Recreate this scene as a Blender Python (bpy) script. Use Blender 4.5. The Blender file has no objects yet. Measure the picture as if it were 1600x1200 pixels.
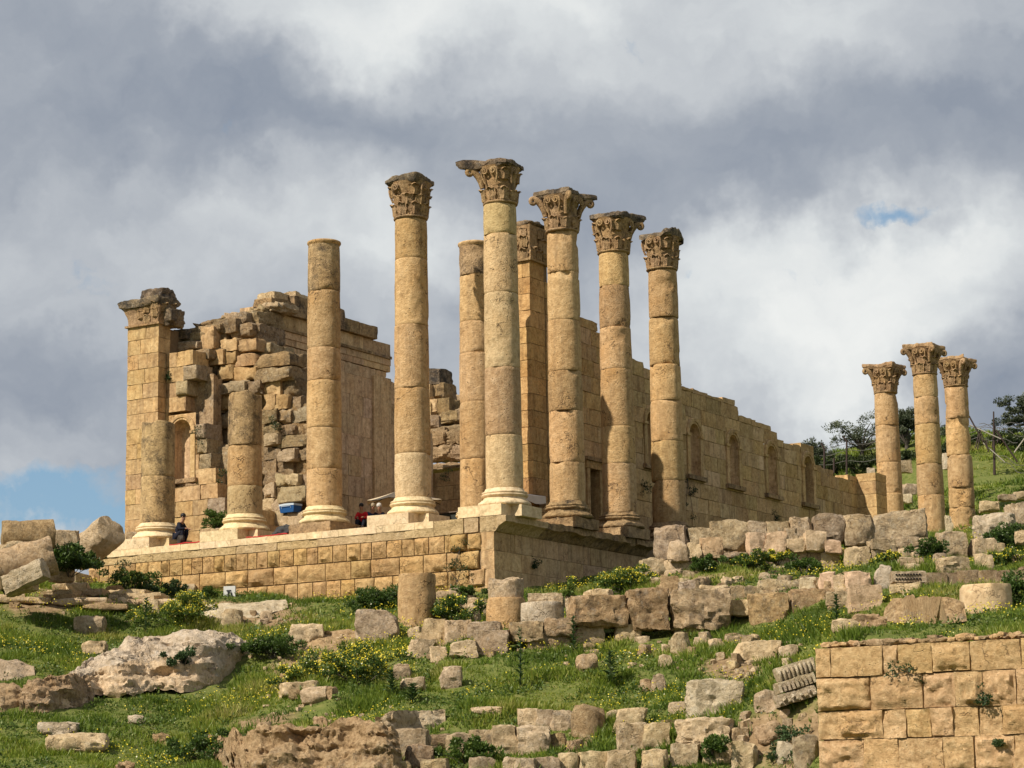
import bpy, math, random
import numpy as np
from mathutils import Vector, Matrix

SC = bpy.context.scene
COL = SC.collection
random.seed(7)
RNG = np.random.default_rng(11)

# ------------------------------------------------------------------ camera
F_PX = 3597.13                                   # focal length in pixels of the 1600 px wide photograph
PITCH, ROLL, YAW = 0.181452, -0.016228, -0.549193
CAM = np.array([49.020, -79.298, -11.983])
_cy, _sy = math.cos(YAW), math.sin(YAW)
FWD = np.array([_sy*math.cos(PITCH), _cy*math.cos(PITCH), math.sin(PITCH)])
_r = np.array([_cy, -_sy, 0.0]); _u = np.cross(_r, FWD)
RGT = math.cos(ROLL)*_r + math.sin(ROLL)*_u
UPV = -math.sin(ROLL)*_r + math.cos(ROLL)*_u
RH = np.array([_cy, -_sy, 0.0]); FH = np.array([_sy, _cy, 0.0])      # horizontal right / forward
cd = bpy.data.cameras.new('camera'); cam = bpy.data.objects.new('camera', cd); COL.objects.link(cam)
cd.sensor_width = 36.0; cd.lens = F_PX/1600*36.0; cd.clip_start = 0.5; cd.clip_end = 9000
cam.matrix_world = Matrix(((RGT[0], UPV[0], -FWD[0], CAM[0]), (RGT[1], UPV[1], -FWD[1], CAM[1]), (RGT[2], UPV[2], -FWD[2], CAM[2]), (0, 0, 0, 1)))
SC.camera = cam
CAM_ROT = -YAW                                    # z rotation of something that faces the camera squarely

def ray(x, y): return FWD + RGT*((x-800)/F_PX) - UPV*((y-600)/F_PX)
def on_z(x, y, z): d = ray(x, y); return CAM + d*((z-CAM[2])/d[2])
def on_Y(x, y, Y): d = ray(x, y); return CAM + d*((Y-CAM[1])/d[1])
def on_X(x, y, X): d = ray(x, y); return CAM + d*((X-CAM[0])/d[0])
def at_D(x, y, D): d = ray(x, y); return CAM + d*(D/(d@FH))
def z_at(X, Y, py):                               # height at which the vertical through (X, Y) crosses image row py
    lo, hi = -15.0, 30.0
    for _ in range(50):
        m = (lo+hi)/2; d = np.array([X, Y, m])-CAM
        yy = 600-F_PX*(d@UPV)/(d@FWD)
        if yy > py: lo = m
        else: hi = m
    return (lo+hi)/2

# ------------------------------------------------------------------ exposure, sun, sky
SC.view_settings.view_transform = 'Standard'; SC.view_settings.look = 'None'
SC.view_settings.gamma = 1.0; SC.view_settings.exposure = 0.30; SC.view_settings.use_curve_mapping = False
SUN_EL = math.radians(43); SUN_H = np.array([-0.37, -0.93, 0.0]); SUN_H /= np.linalg.norm(SUN_H)
sl = bpy.data.lights.new('sun', 'SUN'); sl.energy = 5.0; sl.angle = math.radians(0.53); sl.color = (1.0, 0.91, 0.77)
so = bpy.data.objects.new('sun', sl); COL.objects.link(so)
sdir = Vector((SUN_H[0]*math.cos(SUN_EL), SUN_H[1]*math.cos(SUN_EL), math.sin(SUN_EL)))
so.rotation_euler = sdir.to_track_quat('Z', 'Y').to_euler(); so.location = (-60, -120, 90)

class NT:
    """small helper that wires shader nodes"""
    def __init__(s, tree): s.t = tree
    def node(s, typ, **kw):
        n = s.t.nodes.new(typ)
        for k, v in kw.items(): setattr(n, k, v)
        return n
    def put(s, sock, v):
        if hasattr(v, 'node'): s.t.links.new(v, sock)
        elif v is not None:
            if isinstance(v, (tuple, list)) and len(v) == 3 and sock.type == 'RGBA': v = (*v, 1)
            sock.default_value = v
    def m(s, op, a, b=None, c=None, clamp=False):
        n = s.node('ShaderNodeMath', operation=op); n.use_clamp = clamp
        for i, v in enumerate((a, b, c)):
            if v is not None: s.put(n.inputs[i], v)
        return n.outputs[0]
    def v(s, op, a, b=None, scale=None):
        n = s.node('ShaderNodeVectorMath', operation=op); s.put(n.inputs[0], a)
        if b is not None: s.put(n.inputs[1], b)
        if scale is not None: s.put(n.inputs[3], scale)
        return n.outputs['Value'] if op in ('DOT_PRODUCT', 'LENGTH') else n.outputs[0]
    def noise(s, vec, scale, detail=4, rough=0.55, color=False, dist=0.0):
        n = s.node('ShaderNodeTexNoise'); s.put(n.inputs['Vector'], vec)
        n.inputs['Scale'].default_value = scale; n.inputs['Detail'].default_value = detail; n.inputs['Roughness'].default_value = rough
        n.inputs['Distortion'].default_value = dist
        return n.outputs['Color' if color else 'Fac']
    def ramp(s, fac, stops, interp='LINEAR'):
        n = s.node('ShaderNodeValToRGB'); s.put(n.inputs[0], fac); cr = n.color_ramp; cr.interpolation = interp
        while len(cr.elements) < len(stops): cr.elements.new(0.5)
        for e, (p, c) in zip(cr.elements, stops):
            e.position = p; e.color = (c, c, c, 1) if isinstance(c, (int, float)) else (*c[:3], 1)
        return n.outputs[0]
    def step(s, fac, a, b): return s.ramp(fac, [(a, 0.0), (b, 1.0)]) if a < b else s.ramp(fac, [(b, 1.0), (a, 0.0)])
    def mix(s, fac, a, b, mode='MIX'):
        n = s.node('ShaderNodeMix', data_type='RGBA', blend_type=mode); n.clamp_factor = True
        s.put(n.inputs[0], fac); s.put(n.inputs[6], a); s.put(n.inputs[7], b); return n.outputs[2]

W = bpy.data.worlds.new('World'); SC.world = W; W.use_nodes = True
W.node_tree.nodes.clear(); N = NT(W.node_tree)
SKY_STRENGTH = 0.1
sky = N.node('ShaderNodeTexSky', sky_type='NISHITA'); sky.sun_disc = False
sky.sun_elevation = SUN_EL; sky.sun_rotation = math.atan2(SUN_H[0], SUN_H[1]); sky.altitude = 600; sky.dust_density = 1.5
gen = N.node('ShaderNodeTexCoord').outputs['Generated']
# clouds live on the sphere of directions: 'a' runs to the right, 'e' is the height of the direction
wob = N.v('SUBTRACT', N.noise(gen, 9.0, 6, 0.6, color=True), (0.5, 0.5, 0.5))
wob2 = N.v('SUBTRACT', N.noise(gen, 26.0, 6, 0.6, color=True), (0.5, 0.5, 0.5))
gw = N.v('ADD', gen, N.v('ADD', N.v('SCALE', wob, scale=0.12), N.v('SCALE', wob2, scale=0.022)))
ca = N.v('DOT_PRODUCT', gw, tuple(RH)); sep = N.node('ShaderNodeSeparateXYZ'); N.put(sep.inputs[0], gw); ce = sep.outputs[2]
gh = N.v('ADD', gen, N.v('SCALE', wob2, scale=0.05)); ha = N.v('DOT_PRODUCT', gh, tuple(RH)); seph = N.node('ShaderNodeSeparateXYZ'); N.put(seph.inputs[0], gh); he = seph.outputs[2]
def lobe(px, py, sx, sy, amp, ca=ca, ce=ce):
    d = ray(px, py); d = d/np.linalg.norm(d)
    A = N.m('DIVIDE', N.m('SUBTRACT', ca, float(d@RH)), sx/F_PX); E = N.m('DIVIDE', N.m('SUBTRACT', ce, float(d[2])), sy/F_PX)
    q = N.m('ADD', N.m('MULTIPLY', A, A), N.m('MULTIPLY', E, E))
    return N.m('MULTIPLY', N.m('EXPONENT', N.m('MULTIPLY', q, -1.0)), amp)
stretch = N.node('ShaderNodeMapping'); N.put(stretch.inputs[0], gw); stretch.inputs['Scale'].default_value = (1, 1, 1.9)
n1 = N.noise(stretch.outputs[0], 7.0, 5, 0.5); n2 = N.noise(stretch.outputs[0], 20.0, 5, 0.5)
lum = N.m('ADD', N.m('MULTIPLY', N.m('SUBTRACT', n1, 0.5), 0.62), N.m('MULTIPLY', N.m('SUBTRACT', n2, 0.5), 0.30))
lum = N.m('ADD', lum, 0.47)
for L_ in ((640, 20, 300, 120, .50), (930, 190, 260, 90, .14), (1180, 40, 200, 110, .16), (60, 90, 230, 150, -.05), (420, 150, 300, 120, -.19), (1380, 200, 380, 110, -.22), (760, 225, 300, 60, -.10),
           (1250, 530, 230, 120, .46), (1480, 400, 230, 80, .36), (1130, 400, 170, 60, .22), (1450, 560, 120, 70, .15), (480, 340, 170, 80, .14), (690, 400, 120, 90, .34), (120, 360, 260, 170, .12),
           (300, 640, 420, 110, -.04), (1250, 660, 150, 60, -.1), (1560, 640, 180, 90, -.2), (60, 810, 90, 60, .25), (1130, 560, 100, 60, -.18)):
    lum = N.m('ADD', lum, lobe(*L_))
cloud = N.ramp(lum, [(0.0, (.185, .22, .285)), (0.22, (.255, .295, .365)), (0.42, (.365, .40, .455)), (0.62, (.53, .56, .595)), (0.82, (.71, .74, .75)), (1.0, (.86, .875, .86))])
SKY_GAIN = 0.81                                 # the picture is exposed 0.3 stop up; the clouds keep their photographed tone
cl = N.v('SCALE', cloud, scale=SKY_GAIN/SKY_STRENGTH)
hole = N.m('ADD', lobe(75, 775, 165, 58, 1.5, ha, he), N.m('ADD', lobe(1400, 327, 62, 20, .98, ha, he), lobe(1078, 402, 26, 24, .55, ha, he)))
hole = N.m('SUBTRACT', hole, N.m('MULTIPLY', N.m('SUBTRACT', n2, 0.42), 2.6))
hole = N.step(hole, 0.25, 0.95)
blue = N.mix(0.55, sky.outputs[0], N.v('SCALE', (.20, .375, .54), scale=SKY_GAIN/SKY_STRENGTH))
skyc = N.mix(hole, cl, blue)
bg = N.node('ShaderNodeBackground'); N.put(bg.inputs[0], skyc); bg.inputs[1].default_value = SKY_STRENGTH
N.t.links.new(bg.outputs[0], N.node('ShaderNodeOutputWorld').inputs[0])

# ------------------------------------------------------------------ numeric noise
def _hash(ix, iy, iz, seed):
    h = (ix*374761393 + iy*668265263 + iz*2147483647 + seed*974634721) & 0xffffffff
    h = ((h ^ (h >> 13))*1274126177) & 0xffffffff
    h = ((h ^ (h >> 16))*2246822519) & 0xffffffff
    return ((h ^ (h >> 15)) & 0xffff)/32767.5 - 1.0
def vnoise(P, seed=0):
    P = np.asarray(P, float); i = np.floor(P).astype(np.int64); f = P-i; w = f*f*f*(f*(f*6-15)+10)
    x, y, z = i[:, 0], i[:, 1], i[:, 2]; out = 0
    for dx in (0, 1):
        for dy in (0, 1):
            for dz in (0, 1):
                out = out + _hash(x+dx, y+dy, z+dz, seed)*(w[:, 0] if dx else 1-w[:, 0])*(w[:, 1] if dy else 1-w[:, 1])*(w[:, 2] if dz else 1-w[:, 2])
    return out
def fbm(P, octv=3, seed=0, gain=0.5):
    P = np.asarray(P, float); o = 0; a = 1.0
    for k in range(octv):
        o = o + a*vnoise(P*(2.03**k) + 17.3*k, seed+k); a *= gain
    return o

# ------------------------------------------------------------------ object helpers
def mesh_of(name, V, Fc, mats, smooth=None, midx=None):
    me = bpy.data.meshes.new(name)
    V = np.asarray(V, np.float32)
    if isinstance(Fc, np.ndarray):
        n, k = Fc.shape
        me.vertices.add(len(V)); me.vertices.foreach_set('co', V.ravel())
        me.loops.add(n*k); me.loops.foreach_set('vertex_index', Fc.astype(np.int32).ravel())
        me.polygons.add(n); me.polygons.foreach_set('loop_start', np.arange(0, n*k, k, dtype=np.int32))
        me.update(calc_edges=True); me.validate()
    else:
        me.from_pydata(V.tolist(), [], Fc); me.update()
    for m in (mats if isinstance(mats, (list, tuple)) else [mats]): me.materials.append(m)
    if midx is not None: me.polygons.foreach_set('material_index', np.asarray(midx, np.int32))
    if smooth is not None:
        me.polygons.foreach_set('use_smooth', np.ones(len(me.polygons), bool))
        if smooth < 179: me.set_sharp_from_angle(angle=math.radians(smooth))
    return me
def link(name, me, parent=None, loc=(0, 0, 0), rz=0.0, color=None, rot=None):
    o = bpy.data.objects.new(name, me); COL.objects.link(o)
    if parent is not None: o.parent = parent
    o.location = tuple(float(c) for c in loc); o.rotation_euler = rot if rot is not None else (0, 0, rz)
    if color is not None: o.color = (*color, 1)
    return o
def tag(o, label=None, cat=None, group=None, kind=None):
    for k, v in (('label', label), ('category', cat), ('group', group), ('kind', kind)):
        if v: o[k] = v
    return o
def thing(name, loc, label, cat, group=None, rz=0.0):
    return tag(link(name, None, None, loc, rz), label, cat, group)

_cube = {}
def cube_grid(n):
    """surface of [-1,1]^3 cut n x n on each face, welded"""
    if n in _cube: return _cube[n]
    idx = {}; V = []; Fc = []
    def vid(p):
        if p not in idx: idx[p] = len(V); V.append(p)
        return idx[p]
    for ax in range(3):
        for s in (0, n):
            for i in range(n):
                for j in range(n):
                    q = []
                    for a, b in ((i, j), (i+1, j), (i+1, j+1), (i, j+1)):
                        p = [0, 0, 0]; p[ax] = s; p[(ax+1) % 3] = a; p[(ax+2) % 3] = b; q.append(vid(tuple(p)))
                    Fc.append(q if s else q[::-1])
    V = np.array(V, float)/n*2-1; Fc = np.array(Fc, np.int32)
    _cube[n] = (V, Fc); return V, Fc
def lathe(prof, seg=48, cap=True, close=True):
    """prof: list of (r, z) from bottom to top"""
    th = np.arange(seg)*2*math.pi/seg; V = []
    for r, z in prof: V.append(np.stack([r*np.cos(th), r*np.sin(th), np.full(seg, z)], 1))
    V = np.concatenate(V); Fc = []
    for k in range(len(prof)-1):
        for i in range(seg):
            j = (i+1) % seg; Fc.append((k*seg+i, k*seg+j, (k+1)*seg+j, (k+1)*seg+i))
    if cap:
        V = np.concatenate([V, [[0, 0, prof[0][1]], [0, 0, prof[-1][1]]]]); b, t = len(V)-2, len(V)-1; o = (len(prof)-1)*seg
        for i in range(seg):
            j = (i+1) % seg; Fc.append((b, j, i)); Fc.append((t, o+i, o+j))
    return V, Fc
def tube(pts, rad, seg=6):
    """closed tube along a polyline, rad a number or a list"""
    P = np.asarray(pts, float); n = len(P); R = np.full(n, rad) if np.isscalar(rad) else np.asarray(rad, float)
    T = np.gradient(P, axis=0); T /= np.linalg.norm(T, axis=1)[:, None]+1e-9
    a = np.array([0, 0, 1.0]) if abs(T[0][2]) < 0.9 else np.array([1.0, 0, 0]); V = []
    for k in range(n):
        u = np.cross(T[k], a); u /= np.linalg.norm(u)+1e-9; w = np.cross(u, T[k]); a = w
        for i in range(seg):
            t = 2*math.pi*i/seg; V.append(P[k]+R[k]*(math.cos(t)*u+math.sin(t)*w))
    Fc = []
    for k in range(n-1):
        for i in range(seg):
            j = (i+1) % seg; Fc.append((k*seg+j, k*seg+i, (k+1)*seg+i, (k+1)*seg+j))
    Fc.append(tuple(range(seg))); Fc.append(tuple(range((n-1)*seg, n*seg))[::-1])
    return np.array(V), Fc
def join(parts):
    V = []; Fc = []; o = 0
    for v, f in parts:
        V.append(np.asarray(v, float)); Fc += [tuple(int(i)+o for i in q) for q in f]; o += len(v)
    return np.concatenate(V), Fc
def box(x0, x1, y0, y1, z0, z1):
    V = [(x, y, z) for z in (z0, z1) for y in (y0, y1) for x in (x0, x1)]
    return np.array(V, float), [(0, 2, 3, 1), (4, 5, 7, 6), (0, 1, 5, 4), (2, 6, 7, 3), (0, 4, 6, 2), (1, 3, 7, 5)]
def rotz(V, a):
    c, s = math.cos(a), math.sin(a); V = np.asarray(V, float); return np.stack([c*V[:, 0]-s*V[:, 1], s*V[:, 0]+c*V[:, 1], V[:, 2]], 1)

def rock(w, d, h, seed, n=8, rnd=0.25, rough=0.05, freq=1.6, taper=0.0, skew=0.0, chip=0.0):
    """an irregular stone with broken faces: width x, depth y, height z, standing on z=0"""
    V, Fc = cube_grid(n); V = V.copy(); q = np.random.default_rng(seed*13+1)
    S = V/np.linalg.norm(V, axis=1)[:, None]; r_ = min(rnd, .6); P = V*(1-r_*.55)+S*r_*.55*1.25
    for k in range(int(7+rnd*26)):                   # broken faces: cut with planes, mostly across edges and corners
        c = q.normal(size=3); c = np.sign(c)*np.abs(c)**(.6); c /= np.linalg.norm(c)
        lim = np.max(P@c)*q.uniform(1-.10-.42*rnd, .995)
        e = np.maximum(P@c-lim, 0); P = P-e[:, None]*c
    half = np.array([w, d, h])/2; Q = P*half; m = min(w, d, h)
    off = np.array([seed*3.17 % 91, seed*7.31 % 77, seed*1.93 % 83])
    big = fbm(Q*0.9/max(.25, (w*d*h)**(1/3))+off, 2, seed)
    sm = fbm(Q*freq*1.3+off, 4, seed+5, .6)
    ridg = np.abs(fbm(Q*freq*.8+off+9, 3, seed+9))
    crk = np.clip(1-np.abs(fbm(Q*np.array([1.1, 1.1, 1.6])*freq*.45+off+21, 2, seed+11))/.045, 0, 1)
    disp = m*0.035*big+rough*.75*sm-rough*1.0*np.clip(ridg-.12, -.1, .6)-rough*.7*crk
    if chip:
        c = fbm(Q*1.3/m+off+4, 2, seed+3); edge = np.clip((np.sort(np.abs(V), axis=1)[:, 1]-.55)/.4, 0, 1)
        disp -= chip*.55*m*edge*np.clip(c-0.02, 0, .8)
    Q = Q+S*disp[:, None]
    t = (Q[:, 2]/h+0.5); Q[:, 0] *= 1-taper*t; Q[:, 1] *= 1-taper*t; Q[:, 0] += skew*h*(t-.5)
    ext = Q.max(0)-Q.min(0); Q *= np.array([w, d, h])/ext*np.array([1+abs(skew)*h/w, 1, 1])
    Q[:, 2] -= Q[:, 2].min(); Q[:, 0] -= (Q[:, 0].max()+Q[:, 0].min())/2
    return Q, Fc
# ------------------------------------------------------------------ materials
def new_mat(name):
    m = bpy.data.materials.new(name); m.use_nodes = True; m.node_tree.nodes.clear(); return m, NT(m.node_tree)
def finish(m, n, col, rough=0.9, bump=None, bd=0.02, bs=0.6, spec=0.25, extra=None):
    b = n.node('ShaderNodeBsdfPrincipled'); n.put(b.inputs['Base Color'], col); n.put(b.inputs['Roughness'], rough)
    b.inputs['Specular IOR Level'].default_value = spec
    if bump is not None:
        k = n.node('ShaderNodeBump'); n.put(k.inputs['Height'], bump); k.inputs['Distance'].default_value = bd; k.inputs['Strength'].default_value = bs
        n.t.links.new(k.outputs[0], b.inputs['Normal'])
    if extra: extra(b)
    n.t.links.new(b.outputs[0], n.node('ShaderNodeOutputMaterial').inputs[0]); return m
def stone_mat(name, c_lo, c_mid, c_hi, _w=(1.09, 1.03, .92), mott=.14, crack=0.5, crust=0.35, crust_col=(.05, .043, .036), pits=0.5, lichen=0.0, lichen_col=(.46, .45, .42), streak=0.3, warm=(.42, .23, .085), warm_amt=0.35, scale=1.0, bump=0.9, vary=0.22):
    """weathered limestone: warm and pale zones, grain, pits, black crust, grey lichen, rain streaks; a tone of its own on each object"""
    c_lo, c_mid, c_hi, warm = (tuple(x*y for x, y in zip(c, _w)) for c in (c_lo, c_mid, c_hi, warm))
    m, n = new_mat(name)
    pos = n.node('ShaderNodeNewGeometry').outputs['Position']; oi = n.node('ShaderNodeObjectInfo')
    rnd = oi.outputs['Random']; oc = oi.outputs['Color']
    shift = n.v('SCALE', n.node('ShaderNodeCombineXYZ').outputs[0], scale=1.0)
    cx = n.node('ShaderNodeCombineXYZ'); n.put(cx.inputs[0], n.m('MULTIPLY', rnd, 37.0)); n.put(cx.inputs[1], n.m('MULTIPLY', rnd, 91.0)); n.put(cx.inputs[2], n.m('MULTIPLY', rnd, 13.0))
    p = n.v('ADD', pos, cx.outputs[0])
    big = n.noise(p, 0.55*scale, 4, 0.6); mid = n.noise(p, 2.6*scale, 5, 0.62); n7 = n.noise(p, 6.5*scale, 6, 0.68); fine = n.noise(p, 16*scale, 5, 0.65); grit = n.noise(p, 52*scale, 3, 0.6)
    base = n.ramp(n.m('ADD', n.m('MULTIPLY', mid, 0.45), n.m('MULTIPLY', n7, 0.55)), [(0.5-mott, tuple(x*.82 for x in c_lo)), (0.5, c_mid), (0.5+mott, tuple(min(.8, x*1.08) for x in c_hi))])
    wz = n.step(n.m('ADD', n.m('MULTIPLY', big, 0.75), n.m('MULTIPLY', mid, 0.25)), 0.47, 0.70)
    col = n.mix(n.m('MULTIPLY', wz, warm_amt), base, warm)
    col = n.mix(n.m('MULTIPLY', n.step(grit, 0.35, 0.7), 0.35), col, n.mix(0.5, col, (1, .97, .9), 'MULTIPLY'), 'MIX')
    # rain streaks: noise drawn out along z
    mp = n.node('ShaderNodeMapping'); n.put(mp.inputs[0], p); mp.inputs['Scale'].default_value = (2.3, 2.3, 0.16)
    st = n.noise(mp.outputs[0], 1.6*scale, 4, 0.65); col = n.mix(n.m('MULTIPLY', n.step(st, 0.48, 0.68), streak), col, (.13, .085, .055))
    # black crust
    cr = n.noise(p, 1.25*scale, 6, 0.72); crf = n.m('MULTIPLY', n.step(n.m('ADD', n.m('MULTIPLY', cr, 0.7), n.m('MULTIPLY', fine, 0.3)), 0.66-0.28*crust, 0.80-0.25*crust), min(1.0, crust*1.7))
    col = n.mix(crf, col, crust_col)
    if lichen:
        lf = n.noise(n.v('ADD', p, (31, 5, 9)), 4.0*scale, 6, 0.7); col = n.mix(n.m('MULTIPLY', n.step(lf, 0.60-0.2*lichen, 0.70-0.12*lichen), lichen), col, lichen_col)
    vo = n.node('ShaderNodeTexVoronoi'); n.put(vo.inputs['Vector'], p); vo.inputs['Scale'].default_value = 7.0*scale
    pit = n.m('MULTIPLY', n.step(vo.outputs['Distance'], 0.26, 0.10), n.step(mid, 0.5, 0.62))
    col = n.mix(n.m('MULTIPLY', pit, pits), col, (.10, .065, .04))
    v2 = n.node('ShaderNodeTexVoronoi'); n.put(v2.inputs['Vector'], n.v('ADD', p, (3.3, 8.1, 1.7))); v2.inputs['Scale'].default_value = 15.0
    pit2 = n.m('MULTIPLY', n.step(v2.outputs['Distance'], 0.30, 0.12), n.step(n7, 0.47, 0.60)); col = n.mix(n.m('MULTIPLY', pit2, 0.62*pits), col, (.11, .07, .042))
    wl = n.m('ABSOLUTE', n.m('SUBTRACT', n.noise(p, 0.9, 4, 0.62), 0.5)); line = n.m('MULTIPLY', n.step(wl, 0.010, 0.003), n.step(big, 0.50, 0.58)); col = n.mix(n.m('MULTIPLY', line, crack), col, (.06, .038, .024))
    tone = n.m('ADD', 1.0-vary/2, n.m('MULTIPLY', rnd, vary)); tc = n.node('ShaderNodeCombineColor')
    n.put(tc.inputs[0], tone); n.put(tc.inputs[1], n.m('MULTIPLY', tone, n.m('ADD', 0.965, n.m('MULTIPLY', n.m('FRACT', n.m('MULTIPLY', rnd, 7.7)), 0.03)))); n.put(tc.inputs[2], n.m('MULTIPLY', tone, n.m('ADD', 0.90, n.m('MULTIPLY', n.m('FRACT', n.m('MULTIPLY', rnd, 13.3)), 0.12))))
    col = n.mix(1.0, n.mix(1.0, col, tc.outputs[0], 'MULTIPLY'), oc, 'MULTIPLY')
    h = n.m('ADD', n.m('ADD', n.m('MULTIPLY', mid, 0.7), n.m('ADD', n.m('MULTIPLY', n7, 1.1), n.m('MULTIPLY', fine, 0.5))), n.m('SUBTRACT', n.m('MULTIPLY', grit, 0.25), n.m('ADD', n.m('MULTIPLY', line, 0.4), n.m('ADD', n.m('MULTIPLY', pit, 0.5*pits), n.m('MULTIPLY', pit2, 0.35*pits)))))
    return finish(m, n, col, 0.92, h, 0.085/scale, bump, 0.12)
M = {}
M['shaft'] = stone_mat('column_limestone', (.36, .235, .12), (.51, .365, .21), (.61, .47, .30), crust=0.20, pits=0.8, streak=0.30, warm=(.46, .265, .10), warm_amt=0.6, vary=0.20, bump=0.75, mott=.165, crack=.8)
M['shaft_mid'] = stone_mat('worn_pale_limestone', (.42, .31, .18), (.56, .44, .285), (.65, .54, .37), crust=0.10, pits=0.6, streak=0.16, warm=(.48, .30, .13), warm_amt=0.45, vary=0.16, bump=0.75, mott=.165, crack=.8)
M['shaft_pale'] = stone_mat('pale_limestone', (.50, .40, .265), (.62, .52, .365), (.70, .61, .455), crust=0.05, pits=0.3, streak=0.10, warm=(.52, .36, .18), warm_amt=0.25, vary=0.12, bump=0.35)
M['shaft_crust'] = stone_mat('crusted_limestone', (.30, .22, .13), (.45, .34, .20), (.55, .43, .28), crust=0.62, pits=0.7, streak=0.35, warm_amt=0.3, vary=0.15, bump=0.8)
M['capital'] = stone_mat('capital_limestone', (.21, .145, .085), (.35, .25, .15), (.48, .365, .235), crust=0.52, crust_col=(.055, .045, .036), pits=0.6, streak=0.2, warm=(.36, .20, .085), warm_amt=0.4, vary=0.15, scale=1.5, bump=0.9)
M['cap_crust'] = stone_mat('black_crusted_stone', (.15, .115, .08), (.25, .20, .145), (.36, .30, .225), crust=0.85, crust_col=(.055, .049, .043), pits=0.6, lichen=0.25, streak=0.2, warm_amt=0.15, vary=0.15, scale=1.4, bump=1.0)
M['ashlar'] = stone_mat('ashlar_limestone', (.34, .23, .125), (.47, .34, .195), (.56, .44, .275), crust=0.26, pits=0.5, streak=0.42, warm=(.43, .24, .095), warm_amt=0.5, vary=0.26, bump=0.55)
M['ashlar_side'] = stone_mat('brown_ashlar_bounce_lit', (.40, .28, .175), (.53, .395, .26), (.61, .485, .335), crust=0.22, pits=0.4, streak=0.5, warm=(.38, .20, .085), warm_amt=0.4, vary=0.24, bump=0.5)  # pinkish brown stone, its colour raised to stand in for bounced light
M['rust'] = stone_mat('rusticated_limestone', (.36, .235, .115), (.49, .345, .18), (.58, .44, .255), crust=0.13, pits=0.6, streak=0.14, warm=(.44, .25, .09), warm_amt=0.5, vary=0.24, bump=1.0)
M['tooled'] = stone_mat('tooled_slab', (.44, .33, .185), (.56, .44, .27), (.63, .52, .345), crust=0.03, pits=0.5, streak=0.08, warm=(.50, .35, .16), warm_amt=0.4, vary=0.12, bump=1.1, scale=1.2, _w=(1.0, .95, .86))
M['cornice'] = stone_mat('weathered_cornice', (.23, .165, .10), (.36, .265, .165), (.46, .35, .225), crust=0.6, pits=0.5, streak=0.45, warm_amt=0.35, vary=0.2)
M['rubble'] = stone_mat('rubble_stone', (.21, .15, .095), (.34, .26, .17), (.48, .395, .28), crust=0.54, pits=0.7, lichen=0.35, lichen_col=(.50, .46, .38), streak=0.2, warm=(.36, .23, .11), warm_amt=0.35, vary=0.30, scale=1.3, bump=1.0)
M['grey'] = stone_mat('lichen_grey_stone', (.23, .175, .115), (.36, .29, .205), (.49, .425, .325), crust=0.50, crust_col=(.085, .075, .06), pits=0.6, lichen=0.35, lichen_col=(.47, .44, .375), streak=0.12, warm=(.36, .25, .13), warm_amt=0.45, vary=0.30, scale=1.5, bump=1.1, _w=(1.22, 1.17, 1.07))
M['tan'] = stone_mat('tan_block_stone', (.34, .262, .172), (.51, .415, .292), (.63, .54, .41), crust=0.24, pits=0.7, lichen=0.30, lichen_col=(.56, .52, .44), streak=0.12, warm=(.43, .29, .15), warm_amt=0.35, vary=0.24, scale=1.5, bump=1.0)
M['white'] = stone_mat('white_rock', (.42, .345, .24), (.58, .51, .395), (.70, .64, .53), crust=0.14, pits=0.5, lichen=0.4, lichen_col=(.62, .585, .51), streak=0.06, warm=(.44, .31, .17), warm_amt=0.35, vary=0.16, scale=1.1, bump=1.2, _w=(1.03, .98, .91))
M['pink'] = stone_mat('pink_block_stone', (.40, .29, .20), (.53, .40, .295), (.62, .50, .39), crust=0.06, pits=0.4, streak=0.1, warm_amt=0.2, vary=0.15, bump=0.7)
M['fg'] = stone_mat('orange_ashlar', (.40, .265, .14), (.51, .365, .215), (.60, .465, .30), crust=0.06, pits=0.8, streak=0.1, warm=(.45, .28, .12), warm_amt=0.4, vary=0.14, scale=1.7, bump=1.1, _w=(1.10, 1.04, .94))
M['earth'] = stone_mat('earth_rubble', (.25, .175, .105), (.38, .285, .185), (.52, .42, .295), crust=0.2, pits=0.6, streak=0.05, warm=(.36, .23, .115), warm_amt=0.4, vary=0.2, scale=2.0, bump=1.4)

def plain(name, col, rough=0.8, var=0.12, scale=9.0, bump=0.0, spec=0.3):
    m, n = new_mat(name); pos = n.node('ShaderNodeTexCoord').outputs['Object']; f = n.noise(pos, scale, 4, 0.6)
    c = n.mix(f, tuple(x*(1-var*1.6) for x in col), tuple(min(1, x*(1+var)) for x in col))
    return finish(m, n, c, rough, f if bump else None, bump or 0.01, 0.5, spec)
M['black'] = plain('painted_hole_shade', (.018, .014, .011), 1.0)
M['door_shade'] = plain('painted_doorway_shade', (.012, .01, .009), 1.0)
M['mortar'] = plain('joint_fill', (.20, .135, .075), 1.0, 0.3, 5)
M['bark'] = plain('olive_bark', (.09, .075, .06), 0.95, 0.4, 14, 0.02)
M['iron'] = plain('rusty_iron', (.045, .028, .024), 0.75, 0.4, 20)
M['wood'] = plain('grey_wood', (.16, .12, .09), 0.9, 0.3, 12)
M['wire'] = plain('wire', (.16, .15, .14), 0.6)
M['rope'] = plain('pale_pipe', (.34, .31, .26), 0.8)

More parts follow.
